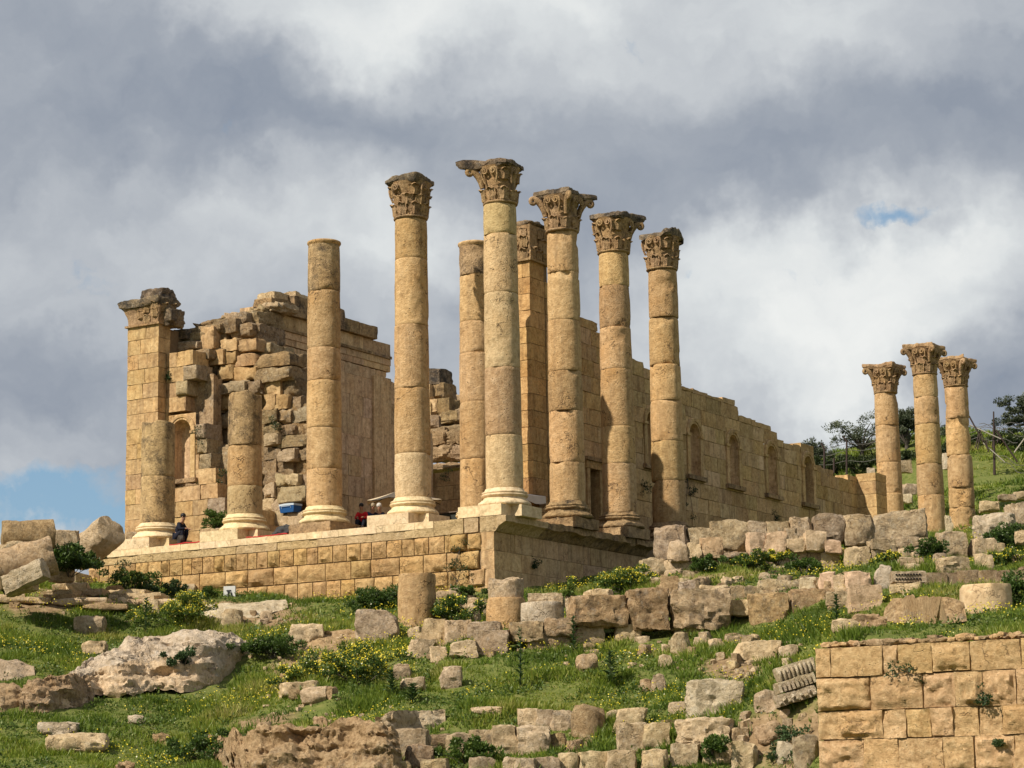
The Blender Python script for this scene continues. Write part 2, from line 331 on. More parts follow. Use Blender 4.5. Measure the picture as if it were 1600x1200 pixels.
# ground: soil, pale rock dust and moss, mixed by noise
m, n = new_mat('hillside_soil'); pos = n.node('ShaderNodeNewGeometry').outputs['Position']
f1 = n.noise(pos, 0.35, 6, 0.62); f2 = n.noise(pos, 3.2, 6, 0.65); f3 = n.noise(pos, 24, 4, 0.6)
soil = n.ramp(n.m('ADD', n.m('MULTIPLY', f2, 0.7), n.m('MULTIPLY', f3, 0.3)), [(0.28, (.13, .085, .045)), (0.5, (.24, .165, .09)), (0.75, (.40, .30, .185))])
green = n.ramp(f2, [(0.3, (.06, .09, .018)), (0.5, (.10, .14, .026)), (0.7, (.17, .17, .05))])
at = n.node('ShaderNodeAttribute'); at.attribute_name = 'bare'
gf = n.m('SUBTRACT', 1.0, n.step(n.m('ADD', at.outputs['Fac'], n.m('MULTIPLY', n.m('SUBTRACT', f2, 0.5), 0.7)), 0.3, 0.75))
M['soil'] = finish(m, n, n.mix(n.m('MULTIPLY', gf, 0.85), soil, green), 0.95, n.m('ADD', f2, n.m('MULTIPLY', f3, 0.4)), 0.08, 0.9, 0.1)

def leaf_mat(name, stops, trans=0.35):
    """leaves and blades: the colour is read from the leaf's own 'tint' value"""
    m, n = new_mat(name); a = n.node('ShaderNodeAttribute'); a.attribute_name = 'tint'
    pos = n.node('ShaderNodeNewGeometry').outputs['Position']; f = n.noise(pos, 0.7, 3, 0.6)
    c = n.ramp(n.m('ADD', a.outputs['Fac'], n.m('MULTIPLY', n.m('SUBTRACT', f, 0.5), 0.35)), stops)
    d = n.node('ShaderNodeBsdfDiffuse'); n.put(d.inputs[0], c); t = n.node('ShaderNodeBsdfTranslucent'); n.put(t.inputs[0], n.mix(0.5, c, (.9, 1, .35), 'MULTIPLY'))
    x = n.node('ShaderNodeMixShader'); x.inputs[0].default_value = trans; n.t.links.new(d.outputs[0], x.inputs[1]); n.t.links.new(t.outputs[0], x.inputs[2])
    g = n.node('ShaderNodeBsdfGlossy'); g.inputs['Roughness'].default_value = 0.5; g.inputs[0].default_value = (.5, .5, .45, 1)
    y = n.node('ShaderNodeMixShader'); y.inputs[0].default_value = 0.05; n.t.links.new(x.outputs[0], y.inputs[1]); n.t.links.new(g.outputs[0], y.inputs[2])
    n.t.links.new(y.outputs[0], n.node('ShaderNodeOutputMaterial').inputs[0]); return m
M['grass'] = leaf_mat('meadow_grass', [(0.0, (.052, .092, .013)), (0.3, (.115, .18, .022)), (0.6, (.20, .262, .032)), (0.85, (.30, .315, .055)), (1.0, (.44, .38, .15))])
M['bush'] = leaf_mat('bush_leaves', [(0.0, (.026, .052, .012)), (0.5, (.07, .125, .022)), (1.0, (.17, .22, .045))])
M['weed'] = leaf_mat('dark_weed_leaves', [(0.0, (.018, .04, .014)), (0.6, (.04, .075, .025)), (1.0, (.085, .125, .05))])
M['thistle'] = leaf_mat('spike_plant_leaves', [(0.0, (.03, .055, .02)), (0.6, (.065, .11, .04)), (1.0, (.17, .21, .11))], 0.2)
M['olive'] = leaf_mat('olive_leaves', [(0.0, (.030, .040, .022)), (0.5, (.075, .095, .055)), (1.0, (.19, .205, .14))], 0.2)
M['scrub'] = leaf_mat('scrub_leaves', [(0.0, (.022, .034, .014)), (0.5, (.05, .070, .025)), (1.0, (.11, .125, .05))], 0.25)
M['flower'] = leaf_mat('yellow_petals', [(0.0, (.50, .40, .02)), (0.5, (.68, .55, .03)), (0.85, (.72, .62, .06)), (1.0, (.75, .74, .55))], 0.25)
M['poppy'] = leaf_mat('red_petals', [(0.0, (.35, .03, .015)), (1.0, (.45, .05, .02))], 0.25)
# ------------------------------------------------------------------ terrain (one sheet, height over the two horizontal axes RH / FH from the camera foot)
def LD(P): d = np.asarray(P, float)-CAM; return d[..., 0]*RH[0]+d[..., 1]*RH[1], d[..., 0]*FH[0]+d[..., 1]*FH[1]
def from_LD(L, D, z): return np.stack([CAM[0]+L*RH[0]+D*FH[0], CAM[1]+L*RH[1]+D*FH[1], z], -1)
_cp = []
for x, y, D in ((-120, 940, 96), (20, 935, 94), (0, 1000, 86), (0, 1100, 77), (0, 1200, 70), (-120, 1100, 78), (-120, 1200, 71),
                (150, 917, 101.5), (250, 937, 99.5), (350, 945, 98), (450, 946, 96.2), (560, 940, 94.2), (700, 935, 92), (790, 934, 90.8),
                (250, 1000, 90), (250, 1100, 79.5), (250, 1200, 71), (420, 1000, 88), (560, 1000, 85.5), (560, 1100, 76), (560, 1200, 67.5), (420, 1150, 74.5),
                (700, 1000, 84), (800, 1000, 82.5), (800, 1100, 74), (800, 1200, 66), (930, 1000, 81), (930, 1100, 73), (1050, 1000, 79.5), (1050, 1100, 72), (1050, 1200, 65),
                (1180, 1005, 78), (1250, 1000, 76.5), (1250, 1100, 70), (1250, 1200, 64), (900, 932, 92), (960, 922, 93), (1000, 906, 93),
                (1100, 897, 90), (1300, 892, 88), (1450, 882, 86), (1600, 880, 84), (1100, 915, 86), (1300, 926, 81.5), (1240, 915, 84), (1400, 935, 78.5), (1400, 962, 73), (1540, 975, 69.0), (1640, 972, 68.5), (1300, 1000, 66.8), (1450, 988, 65.5), (1600, 980, 63.5),
                (1540, 842, 99), (1620, 840, 97), (1430, 862, 95), (1300, 862, 97), (1100, 868, 98), (1510, 838, 136), (1600, 806, 134), (1380, 800, 150), (1560, 742, 158), (1640, 738, 158), (1440, 722, 166), (1370, 705, 172), (1300, 720, 178), (1560, 692, 180), (1640, 690, 180),
                ):
    P = at_D(x, y, D); L, Dd = LD(P); _cp.append((L, Dd, P[2]))
for X, Y, z in ((-22, -1, -2.3), (-15, 6, -2.6), (-15, 25, -2.6), (-15, 45, -2.2), (-4, 20, -2.6), (-28, 8, -1.6), (-30, 25, -1.8), (-32, 45, -1.6), (-45, 10, -2.2), (-60, 40, -3.0), (-45, -12, -3.8), (1.5, 12, -1.6), (2, 25, -1.0), (1, 38, -.8), (-90, 60, -6), (-20, 70, 0.5)):
    L, Dd = LD(np.array([X, Y, z])); _cp.append((L, Dd, z))
for L, D, z in ((0, 40, -13.4), (-20, 40, -13.4), (20, 40, -13.4), (0, 10, -13.6), (-30, 55, -12.9), (35, 55, -12.4), (0, -20, -13.7), (-40, 0, -13.7), (40, 0, -13.7), (55, 85, -4), (60, 140, 9), (60, 190, 17), (25, 200, 16), (0, 200, 3), (-60, 200, -6)): _cp.append((L, D, z))
_cp = np.array(_cp)
def _tps_fit(P, z, lam):
    n = len(P); r = np.linalg.norm(P[:, None]-P[None], axis=2); K = np.where(r > 0, r*r*np.log(r+1e-9), 0)+lam*np.eye(n)
    A = np.zeros((n+3, n+3)); A[:n, :n] = K; A[:n, n] = 1; A[:n, n+1:] = P; A[n, :n] = 1; A[n+1:, :n] = P.T
    return np.linalg.solve(A, np.concatenate([z, np.zeros(3)]))
_tw = _tps_fit(_cp[:, :2]/50, _cp[:, 2], 0.0006)
def _base_z(L, D):
    L = np.asarray(L, float); D = np.asarray(D, float); sh = L.shape; Q = np.stack([L.ravel(), D.ravel()], 1)
    out = np.zeros(len(Q)); Pc = _cp[:, :2]/50
    for s in range(0, len(Q), 20000):
        q = Q[s:s+20000].copy(); q[:, 0] = np.clip(q[:, 0], -75, 62); q[:, 1] = np.clip(q[:, 1], -25, 205); q /= 50
        r = np.linalg.norm(q[:, None]-Pc[None], axis=2); K = np.where(r > 0, r*r*np.log(r+1e-9), 0)
        out[s:s+20000] = K@_tw[:len(Pc)]+_tw[len(Pc)]+q@_tw[len(Pc)+1:]
    return out.reshape(sh)
def ground_z(L, D):
    L = np.asarray(L, float); D = np.asarray(D, float); z = _base_z(L, D)
    P = np.stack([L.ravel(), D.ravel(), 0*L.ravel()], 1)
    w = np.clip((D-52)/10, 0, 1)
    n = (0.30*fbm(P*0.16, 2, 3)+0.12*fbm(P*0.6, 3, 9)+0.05*fbm(P*2.1, 2, 21)).reshape(L.shape)*w
    far = np.clip((np.hypot(np.maximum(np.abs(L)-70, 0), np.maximum(np.abs(D-90)-120, 0)))/260, 0, 1)
    return (z+n)*(1-far)+(-12.0)*far
FWA = at_D(1275, 1013, 63.0); FWX, FWY, FWZ = FWA     # top left corner of the foreground wall
_gz0 = ground_z
def ground_z(L, D):
    z = _gz0(L, D); X = CAM[0]+np.asarray(L)*RH[0]+np.asarray(D)*FH[0]; Y = CAM[1]+np.asarray(L)*RH[1]+np.asarray(D)*FH[1]
    k = np.clip((FWY+.75-Y)/.3, 0, 1)*np.clip((X-FWX-.15)/.3, 0, 1)
    z = np.where((X > FWX-.2) & (Y >= FWY+.3) & (Y < FWY+5), np.minimum(z, FWZ+.02+.03*(Y-FWY)+.45*np.maximum(Y-FWY-1.6, 0)), z)
    return z*(1-k)+np.minimum(z, FWZ-6.0)*k
def gz_xy(X, Y):
    L, D = LD(np.stack([np.asarray(X, float), np.asarray(Y, float), np.zeros_like(np.asarray(X, float))], -1)); return ground_z(L, D)
_DS = np.arange(52, 215, 0.1)
def ground_hit(px, py):
    """first point of the hillside that the ray through pixel (px, py) meets: (point, D)"""
    d = ray(px, py); k = _DS/(d@FH); L = d@RH*k; z = CAM[2]+d[2]*k
    hit = np.nonzero(ground_z(L, _DS) >= z)[0]
    i = hit[0] if len(hit) else len(_DS)-1
    return from_LD(L[i], _DS[i], z[i]), _DS[i]

def _axis(a, b, fine, far):
    core = np.arange(a, b+1e-6, fine); lo = []; s = fine; x = a
    while x > far[0]: s *= 1.25; x -= s; lo.append(x)
    hi = []; s = fine; x = b
    while x < far[1]: s *= 1.25; x += s; hi.append(x)
    return np.concatenate([lo[::-1], core, hi])
gl = _axis(-36, 40, 0.36, (-3500, 3500)); gd = _axis(60, 112, 0.34, (-2500, 5500))
GL, GD = np.meshgrid(gl, gd); GZ = ground_z(GL, GD)
V = from_LD(GL, GD, GZ).reshape(-1, 3)
nl, nd = len(gl), len(gd); i = np.arange(nl*nd).reshape(nd, nl)
Fq = np.stack([i[:-1, :-1], i[:-1, 1:], i[1:, 1:], i[1:, :-1]], -1).reshape(-1, 4)
# bare patches: the trodden path below the temple and the cut earth bank
BARE = []
for x, y, r in ((330, 955, 2.0), (400, 955, 2.2), (450, 975, 1.6), (520, 1005, 1.4), (470, 1040, 1.4), (390, 945, 1.6), (120, 930, 2.2), (200, 935, 1.5), (60, 945, 1.5), (1155, 1050, .9), (1130, 1040, .8), (900, 1165, .9), (400, 1130, 1.5), (470, 1150, 2.0), (540, 1150, 2.0), (420, 1180, 1.6), (1090, 905, 1.2), (1200, 900, 1.5), (1300, 900, 1.2), (1250, 1165, 1.0), (1180, 1150, 1.0), (690, 925, 1.5), (730, 940, 1.2)):
    P, D = ground_hit(x, y); BARE.append((P[0], P[1], r))
BARE = np.array(BARE)
def bare_at(P):
    d = np.hypot(P[:, None, 0]-BARE[None, :, 0], P[:, None, 1]-BARE[None, :, 1])/BARE[None, :, 2]
    return np.clip(1.35-d.min(1), 0, 1)
me = mesh_of('ground', V, Fq, M['soil'], smooth=180)
ba = me.attributes.new('bare', 'FLOAT', 'POINT'); ba.data.foreach_set('value', bare_at(V).astype(np.float32))
tag(link('ground', me), kind='structure')

# far bluish ridge behind the right-hand slope
rp = []; X = np.linspace(-900, 1500, 60)
hz = 150+60*np.sin(X/260+1)+40*vnoise(np.stack([X/120, X*0, X*0], 1), 5)
V = []; Fc = []
for k, x in enumerate(X):
    for j, (dd, zz) in enumerate(((1500, -30), (1750, 0.55), (2000, 1.0), (2500, 0.8), (3200, -30))):
        z = zz if zz < 0 else hz[k]*zz
        hgt = np.clip((x-60)/300, 0, 1); V.append(from_LD(x, dd, z*hgt-20*(1-hgt)))
for k in range(59):
    for j in range(4): a = k*5+j; Fc.append((a, a+5, a+6, a+1))
M['ridge'] = plain('far_ridge', (.16, .17, .17), 1.0, 0.25, 0.02)
tag(link('hills', mesh_of('hills', V, Fc, M['ridge'], smooth=180)), kind='structure')
# ------------------------------------------------------------------ ashlar walls, block by block
_sd = [100]
def seed(): _sd[0] += 1; return _sd[0]
def wall_xyz(face, P0, S, Dp, Z):
    """(along, depth into the wall, z) to world for a wall that looks to -Y ('F') or to +X ('R')"""
    S, Dp, Z = np.broadcast_arrays(np.asarray(S, float), np.asarray(Dp, float), np.asarray(Z, float))
    if face == 'F': return np.stack([P0[0]+S, P0[1]+Dp, P0[2]+Z], -1)
    return np.stack([P0[0]-Dp, P0[1]+S, P0[2]+Z], -1)
def block(parent, face, P0, s0, s1, z0, z1, t, mat, style='flat', n=4, d0=0.0, gap=0.012, name='block', color=None, boss=0.06, rough=0.015, worn=0.0, sub=None):
    """one squared stone, s along the wall, front face at depth d0 (negative = proud)"""
    sd = seed(); w, h = s1-s0-2*gap, z1-z0-2*gap
    if w <= 0.02 or h <= 0.02: return None
    V, Fc = cube_grid(n); V = V.copy()
    R = V*np.array([w, t, h])/2
    off = np.array([sd*1.37 % 50, sd*2.11 % 50, sd*0.77 % 50])
    front = np.clip(-V[:, 1], -1, 1) > 0.99
    eu, ev = 1-np.abs(V[:, 0]), 1-np.abs(V[:, 2])
    ed = np.minimum(eu*w/2, ev*h/2)                    # distance to the edge of the front face
    sm = fbm(np.stack([R[:, 0], R[:, 2], 0*R[:, 0]], 1)*2.2+off, 3, sd)
    if style == 'boss':
        k = np.clip((ed-0.045)/0.10, 0, 1); k = k*k*(3-2*k)
        R[:, 1] -= np.where(V[:, 1] < 0, 1, 0)*front*k*(boss*(0.75+0.55*sm)+rough*1.3*fbm(R*4.5+off, 4, sd+1, .62))
    elif style == 'pillow':
        k = 1-np.clip(1-ed/0.16, 0, 1)**2
        R[:, 1] -= front*(k*boss*(0.8+0.6*sm)+rough*1.3*fbm(R*4.5+off, 4, sd+1, .62))
        c = np.clip(1-ed/0.09, 0, 1); R[:, 0] *= 1-0.05*c*front/max(w, .3); R[:, 2] *= 1-0.05*c*front/max(h, .3)
    else:
        R[:, 1] -= front*rough*(sm+(.5*fbm(R*5+off, 3, sd+8, .6) if n > 11 else 0))
    cn = (np.abs(V) > 0.99).sum(1) >= 2                 # knocked edges
    R += (cn*1.0)[:, None]*fbm(R*3+off+7, 2, sd+2)[:, None]*(0.008+worn*0.06)*np.sign(-V)
    if worn: R += (fbm(R*1.7+off+3, 3, sd+4)*worn*0.09)[:, None]*V/np.linalg.norm(V, axis=1)[:, None]
    S, Dp, Z = R[:, 0], R[:, 1], R[:, 2]
    W_ = np.stack([S, Dp, Z], 1) if face == 'F' else np.stack([-Dp, S, Z], 1)
    c = wall_xyz(face, P0, (s0+s1)/2, d0+t/2, (z0+z1)/2)
    me = mesh_of(name, W_, Fc, mat, smooth=32 if style == 'flat' else 50)
    base = np.array(parent.location) if sub is None else np.array(parent.location)+np.array(sub.location)
    return link(name, me, parent if sub is None else sub, c-base, color=color)
def widths(s0, s1, lo, hi, first=None):
    out = [s0]; r = random.Random(seed())
    if first: out.append(s0+first)
    while out[-1] < s1-lo*1.3: out.append(min(out[-1]+r.uniform(lo, hi), s1))
    if s1-out[-1] < lo*0.6 and len(out) > 2: out[-1] = s1
    elif out[-1] < s1: out.append(s1)
    return list(zip(out[:-1], out[1:]))
def cut(spans, holes):
    """remove [a, b] intervals from spans"""
    for a, b in holes:
        o = []
        for p, q in spans:
            if b <= p or a >= q: o.append((p, q)); continue
            if a-p > 0.06: o.append((p, a))
            if q-b > 0.06: o.append((b, q))
        spans = o
    return spans
def tone(r, amt=0.12):
    k = 1+r.uniform(-amt, amt*0.6); return (min(1, k*1.0), min(1, k*(1+r.uniform(-.02, .02))), min(1, k*(1+r.uniform(-.07, .05))))

# ------------------------------------------------------------------ podium
PY = -1.3                                              # plane of the podium front
PX = 0.30                                              # plane of its right-hand side
pod = thing('podium', (0, 0, -4.4), 'masonry podium of rusticated blocks carrying the tall columns', 'podium')
rr = random.Random(5)
FP = (0, PY, 0)
XL = -21.2
crs = [-1.10, -1.82, -2.57, -3.29, -4.02, -4.75]
# smooth strip and rough slab course at the top
xs = widths(XL, -2.6, 0.75, 1.25)
for a, b in xs: block(pod, 'F', FP, a, b, -0.76, -0.46, 0.6, M['shaft_pale'], 'flat', 4, d0=0.0, gap=0.006, rough=.008)
for a, b in widths(XL, -2.6, 1.6, 2.6): block(pod, 'F', FP, a, b, -1.10, -0.76, 0.6, M['tooled'], 'flat', 8, d0=0.03, gap=0.006, rough=.035)
for a, b in ((-2.6, -1.13), (-1.13, -0.40)): block(pod, 'F', FP, a, b, -1.10, -0.46, 0.6, M['tooled'], 'flat', 9, d0=0.0, gap=0.02 if b < -1 else .03, rough=.04)
block(pod, 'F', FP, -0.36, 0.30, -1.10, -0.47, 0.6, M['tooled'], 'flat', 9, d0=0.02, gap=0.004, rough=.04)
# rusticated courses: narrow stones, long stones, narrow stones
lo_hi = [(.48, .80), (.95, 1.5), (.6, 1.05), (.9, 1.4), (.9, 1.4)]
for k in range(5):
    end = [-1.78, -1.30, -1.55, -1.2, -1.2][k]; st = XL+[0.0, 0.5, 2.6, 4.0, 5.0][k]
    for a, b in widths(st, end, *lo_hi[k]):
        r_ = rr.random(); stl = 'boss'
        block(pod, 'F', FP, a, b, crs[k+1], crs[k], 0.7, M['rust'], stl, 9, d0=0.04, gap=0.022, boss=0.08+0.11*rr.random(), rough=.035, color=tone(rr))
    # bulging stones next to the corner, then the smooth corner stones
    if k == 0: sp = ((-1.78, -1.0, 'pillow'), (-0.98, -0.28, 'pillow'), (-0.26, 0.27, 'flat'))
    elif k == 1: sp = ((-1.30, -0.42, 'pillow'), (-0.36, 0.27, 'flat'))
    elif k == 2: sp = ((-1.55, -0.92, 'boss'), (-0.92, -0.12, 'pillow'), (-0.08, 0.27, 'flat'))
    else: sp = ((-1.2, -0.3, 'boss'), (-0.28, 0.27, 'flat'))
    for a, b, stl in sp:
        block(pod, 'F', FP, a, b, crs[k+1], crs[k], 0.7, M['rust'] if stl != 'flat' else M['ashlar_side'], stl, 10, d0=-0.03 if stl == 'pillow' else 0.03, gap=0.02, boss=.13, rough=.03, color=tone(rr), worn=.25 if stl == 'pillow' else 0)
# smooth right-hand side
RP = (PX, 0, 0)
zc = [-1.10, -1.86, -2.62, -3.38, -4.14]
for k in range(4):
    st = PY+0.02
    for a, b in widths(st, 11.5, 1.1, 2.3, first=[1.6, 2.1, 2.6, 1.4][k]):
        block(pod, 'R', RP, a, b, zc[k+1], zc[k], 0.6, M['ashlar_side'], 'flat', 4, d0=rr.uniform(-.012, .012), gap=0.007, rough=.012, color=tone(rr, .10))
# cornice on that side: one moulded profile cut into lengths
prof = [(0.0, -1.10), (0.04, -1.10), (0.10, -1.05), (0.16, -.98), (0.24, -.90), (0.35, -.82), (0.47, -.76), (0.56, -.73), (0.60, -.72), (0.60, -.47), (-0.5, -.47), (-0.5, -1.10)]
for a, b in widths(-1.27, 11.5, 1.4, 2.3):
    sd = seed(); seg = 10; V = []; Fc = []
    for k in range(seg+1):
        s = a+.006+(b-a-.012)*k/seg
        for d, z in prof: V.append((d, s-(a+b)/2, z))
    V = np.array(V); wgt = np.clip(V[:, 0]/0.5, 0, 1)
    wear = 0.06 if a < 1 else 0.16
    q = fbm(V*np.array([3, 1.6, 3])+sd, 3, sd); V[:, 0] -= wgt*np.clip(q+.2, 0, 1)*wear; V[:, 2] += wgt*fbm(V*2.2+sd+5, 2, sd)*wear*0.45
    m_ = len(prof)
    for k in range(seg):
        for j in range(m_): Fc.append((k*m_+j, (k+1)*m_+j, (k+1)*m_+(j+1) % m_, k*m_+(j+1) % m_))
    Fc.append(tuple(range(m_))); Fc.append(tuple(range(seg*m_, (seg+1)*m_))[::-1])
    link('cornice', mesh_of('cornice', V, Fc, M['cornice'] if a > .5 else M['tooled'], smooth=40), pod, (PX, (a+b)/2, 4.4))
# fill
V, Fc = join([box(XL+.05, PX-.08, PY+.3, 46.5, -5.5, -.50), box(XL+.03, PX-.06, PY+.09, PY+.31, -5.5, -.52), box(PX-.09, PX-.05, PY+.1, 11.5, -5.5, -.6)])
link('core', mesh_of('core', V, Fc, M['mortar']), pod, (0, 0, 4.4))

# ------------------------------------------------------------------ columns
def leaf_mesh(w, h, curl, seedn):
    """an acanthus leaf: lobed outline, rib, tip curled outwards, with thickness; grows up +z, faces -y"""
    nu, nv = 9, 11; V = []
    for side in (0, 1):
        for j in range(nv):
            t = j/(nv-1)
            wid = w*0.5*(0.80+0.28*math.sin(t*math.pi)-0.30*t**4)*(1-0.20*abs(math.sin(t*9.0)))
            y = -(0.06+0.09*t); z = h*t
            if t > 0.62: q = (t-0.62)/0.38; y -= curl*q*q; z = h*(0.62+0.38*(1.25*q-1.05*q*q))
            for i in range(nu):
                u = i/(nu-1)*2-1
                rib = 0.055*(1-abs(u))**2+0.035*abs(math.cos(u*math.pi*2.0))
                V.append((u*wid, y-rib*(1-0.3*t)+0.05*u*u+(0.13 if side else 0), z-(0.10*h*u*u*t)))
    Fc = []; o = nu*nv
    for j in range(nv-1):
        for i in range(nu-1):
            a = j*nu+i; Fc.append((a, a+1, a+nu+1, a+nu)); Fc.append((o+a, o+a+nu, o+a+nu+1, o+a+1))
    for i in range(nu-1): Fc.append((i, o+i, o+i+1, i+1)); a = (nv-1)*nu+i; Fc.append((a, a+1, o+a+1, o+a))
    for j in range(nv-1): a = j*nu; Fc.append((a, a+nu, o+a+nu, o+a)); b = a+nu-1; Fc.append((b, o+b, o+b+nu, b+nu))
    V = np.array(V); V += 0.012*np.stack([fbm(V*7+seedn, 2, seedn), fbm(V*7+seedn+20, 2, seedn), fbm(V*7+seedn+40, 2, seedn)], 1)
    return V, Fc
LEAF_A = mesh_of('leaf', *leaf_mesh(.54, .72, .085, 3), M['capital'], smooth=60)
LEAF_B = mesh_of('leaf', *leaf_mesh(.52, .62, .11, 8), M['capital'], smooth=60)
LEAF_W = mesh_of('leaf', *leaf_mesh(.50, .58, .03, 12), M['capital'], smooth=60)      # tip broken off
def helix_mesh(sgn):
    pts = []; 
    for k in range(26):
        a = k/25*math.pi*3.3; r = 0.17*(1-k/25*0.80); pts.append((sgn*(r*math.cos(a)-0.0), -0.02-0.05*k/25, r*math.sin(a)))
    stem = [(sgn*0.05, 0.10, -0.50), (sgn*0.10, 0.06, -0.36), (sgn*0.16, 0.02, -0.2)]
    return tube(stem+pts, [0.05]*3+[0.048*(1-0.4*k/25) for k in range(26)], 5)
HELIX = [mesh_of('volute', *helix_mesh(s), M['capital'], smooth=60) for s in (-1, 1)]
def scroll_mesh(full):
    """corner scroll: a stalk that climbs outwards under the abacus horn and curls down"""
    P = [(0, -.74, .72), (0, -.80, .98), (0, -.90, 1.20), (0, -1.04, 1.38), (0, -1.18, 1.48)]
    R = [.11, .13, .15, .15, .14]
    if full:
        for k in range(12):
            a = math.pi/2-k/11*math.pi*1.7; r = 0.15*(1-k/11*0.6); P.append((0, -1.27-r*math.cos(a), 1.37+r*math.sin(a))); R.append(.11-.035*k/11)
    else: P = P[:4]; R = R[:4]
    return tube(P, R, 7)
SCROLL = [mesh_of('volute', *scroll_mesh(f), M['capital'], smooth=60) for f in (False, True)]

def drum_mesh(r0, r1, h, sd, seg=48, chips=1.0, scar=0.0):
    """a drum with worn arrises, chipped rims and pitted face"""
    nz = max(8, int(h/0.11)); zs = np.linspace(0, h, nz+1); zs = np.sort(np.unique(np.concatenate([zs, [0.006, 0.02, h-0.02, h-0.006]])))
    th = np.arange(seg)*2*math.pi/seg; Z, T = np.meshgrid(zs, th, indexing='ij')
    R = r0+(r1-r0)*Z/h+0.012*np.sin(math.pi*Z/h)
    P = np.stack([np.cos(T)*R, np.sin(T)*R, Z], -1).reshape(-1, 3); off = np.array([sd*1.71 % 60, sd*3.3 % 60, sd*.91 % 60])
    R = R.reshape(-1); z = Z.reshape(-1)
    R = R+0.008*fbm(P*1.3+off, 3, sd)+0.004*fbm(P*6+off, 2, sd+1)
    e = np.minimum(z, h-z); R -= 0.011*np.clip(1-e/0.02, 0, 1)
    c1 = fbm(P*np.array([1.5, 1.5, 1.1])+off+11, 3, sd+2); reach = 0.05+0.20*np.clip(c1-0.22, 0, 1)*chips
    R -= chips*0.13*np.clip(c1-0.30, 0, .8)*np.clip(1-e/np.maximum(reach, .03), 0, 1)
    if scar:
        c2 = fbm(P*1.1+off+31, 3, sd+6); R -= scar*0.16*np.clip(c2-0.42, 0, .5)
    P = np.stack([np.cos(T.reshape(-1))*R, np.sin(T.reshape(-1))*R, z], 1); nzz = len(zs); Fc = []
    for k in range(nzz-1):
        for i in range(seg): j = (i+1) % seg; Fc.append((k*seg+i, k*seg+j, (k+1)*seg+j, (k+1)*seg+i))
    n0 = len(P); P = np.concatenate([P, [[0, 0, 0.0], [0, 0, h]]])
    for i in range(seg): j = (i+1) % seg; Fc.append((n0, j, i)); Fc.append((n0+1, (nzz-1)*seg+i, (nzz-1)*seg+j))
    return P, Fc
BASE_PROF = [(1.02, 0.0), (1.09, .03), (1.115, .09), (1.08, .17), (1.0, .22), (.985, .25), (.93, .27), (.895, .32), (.90, .37), (.945, .395), (.97, .42), (.985, .455), (.965, .49), (.925, .50), (.93, .52), (.955, .55), (.945, .59), (.90, .61), (.86, .615), (.83, .66), (.79, .74)]
def base_mesh(sd, wear):
    V, Fc = lathe(BASE_PROF, 64); th = np.hypot(V[:, 0], V[:, 1]); off = sd*1.3
    q = fbm(V*1.6+off, 3, sd); k = 1-wear*np.clip(q+0.1, 0, 1)*np.array([1.0 if t > .5 else 0 for t in th])+0.008*fbm(V*5+off, 2, sd)
    V[:, 0] *= k; V[:, 1] *= k; V[:, 2] += wear*0.2*np.clip(fbm(V*2+off+4, 2, sd+1), -1, .1)*(V[:, 2] > 0.03)
    return V, Fc
def abacus_mesh(horns, sd, worn):
    """four-sided, hollow-sided slab; 'horns' gives for each corner (NE, NW, SW, SE) how far it still reaches"""
    seg = 96; V = []; Fc = []; th = np.arange(seg)*2*math.pi/seg
    lv = [(0.90, 1.52), (0.95, 1.58), (0.96, 1.63), (1.0, 1.65), (1.0, 1.80), (0.96, 1.84)]
    rad = np.full(seg, 0.82)
    for c in range(4):
        ph = np.abs((th-(math.pi/4+c*math.pi/2)+math.pi) % (2*math.pi)-math.pi)
        rad = np.maximum(rad, 0.82+(horns[c]-0.82)*np.exp(-(ph/(0.17 if horns[c] > 1.2 else 0.42))**1.35))
    for k, (s, z) in enumerate(lv):
        r = rad*s; P = np.stack([np.cos(th)*r, np.sin(th)*r, np.full(seg, z)], 1)
        P += 0.03*fbm(P*3+sd, 3, sd)[:, None]*P/1.0
        if k >= 3: P[:, 2] += worn*(fbm(P*1.1+sd+9, 3, sd+2)-0.25)
        V.append(P)
    V = np.concatenate(V); n_ = len(lv)
    for k in range(n_-1):
        for i in range(seg): j = (i+1) % seg; Fc.append((k*seg+i, k*seg+j, (k+1)*seg+j, (k+1)*seg+i))
    V = np.concatenate([V, [[0, 0, lv[0][1]], [0, 0, lv[-1][1]+worn*0.35]]])
    for i in range(seg): j = (i+1) % seg; Fc.append((n_*seg, j, i)); Fc.append((n_*seg+1, (n_-1)*seg+i, (n_-1)*seg+j))
    return V, Fc
BELL = [(.70, 0), (.735, .03), (.745, .07), (.72, .11), (.645, .13), (.655, .5), (.66, .9), (.685, 1.0), (.69, 1.06), (.665, 1.08), (.72, 1.18), (.80, 1.38), (.89, 1.58)]
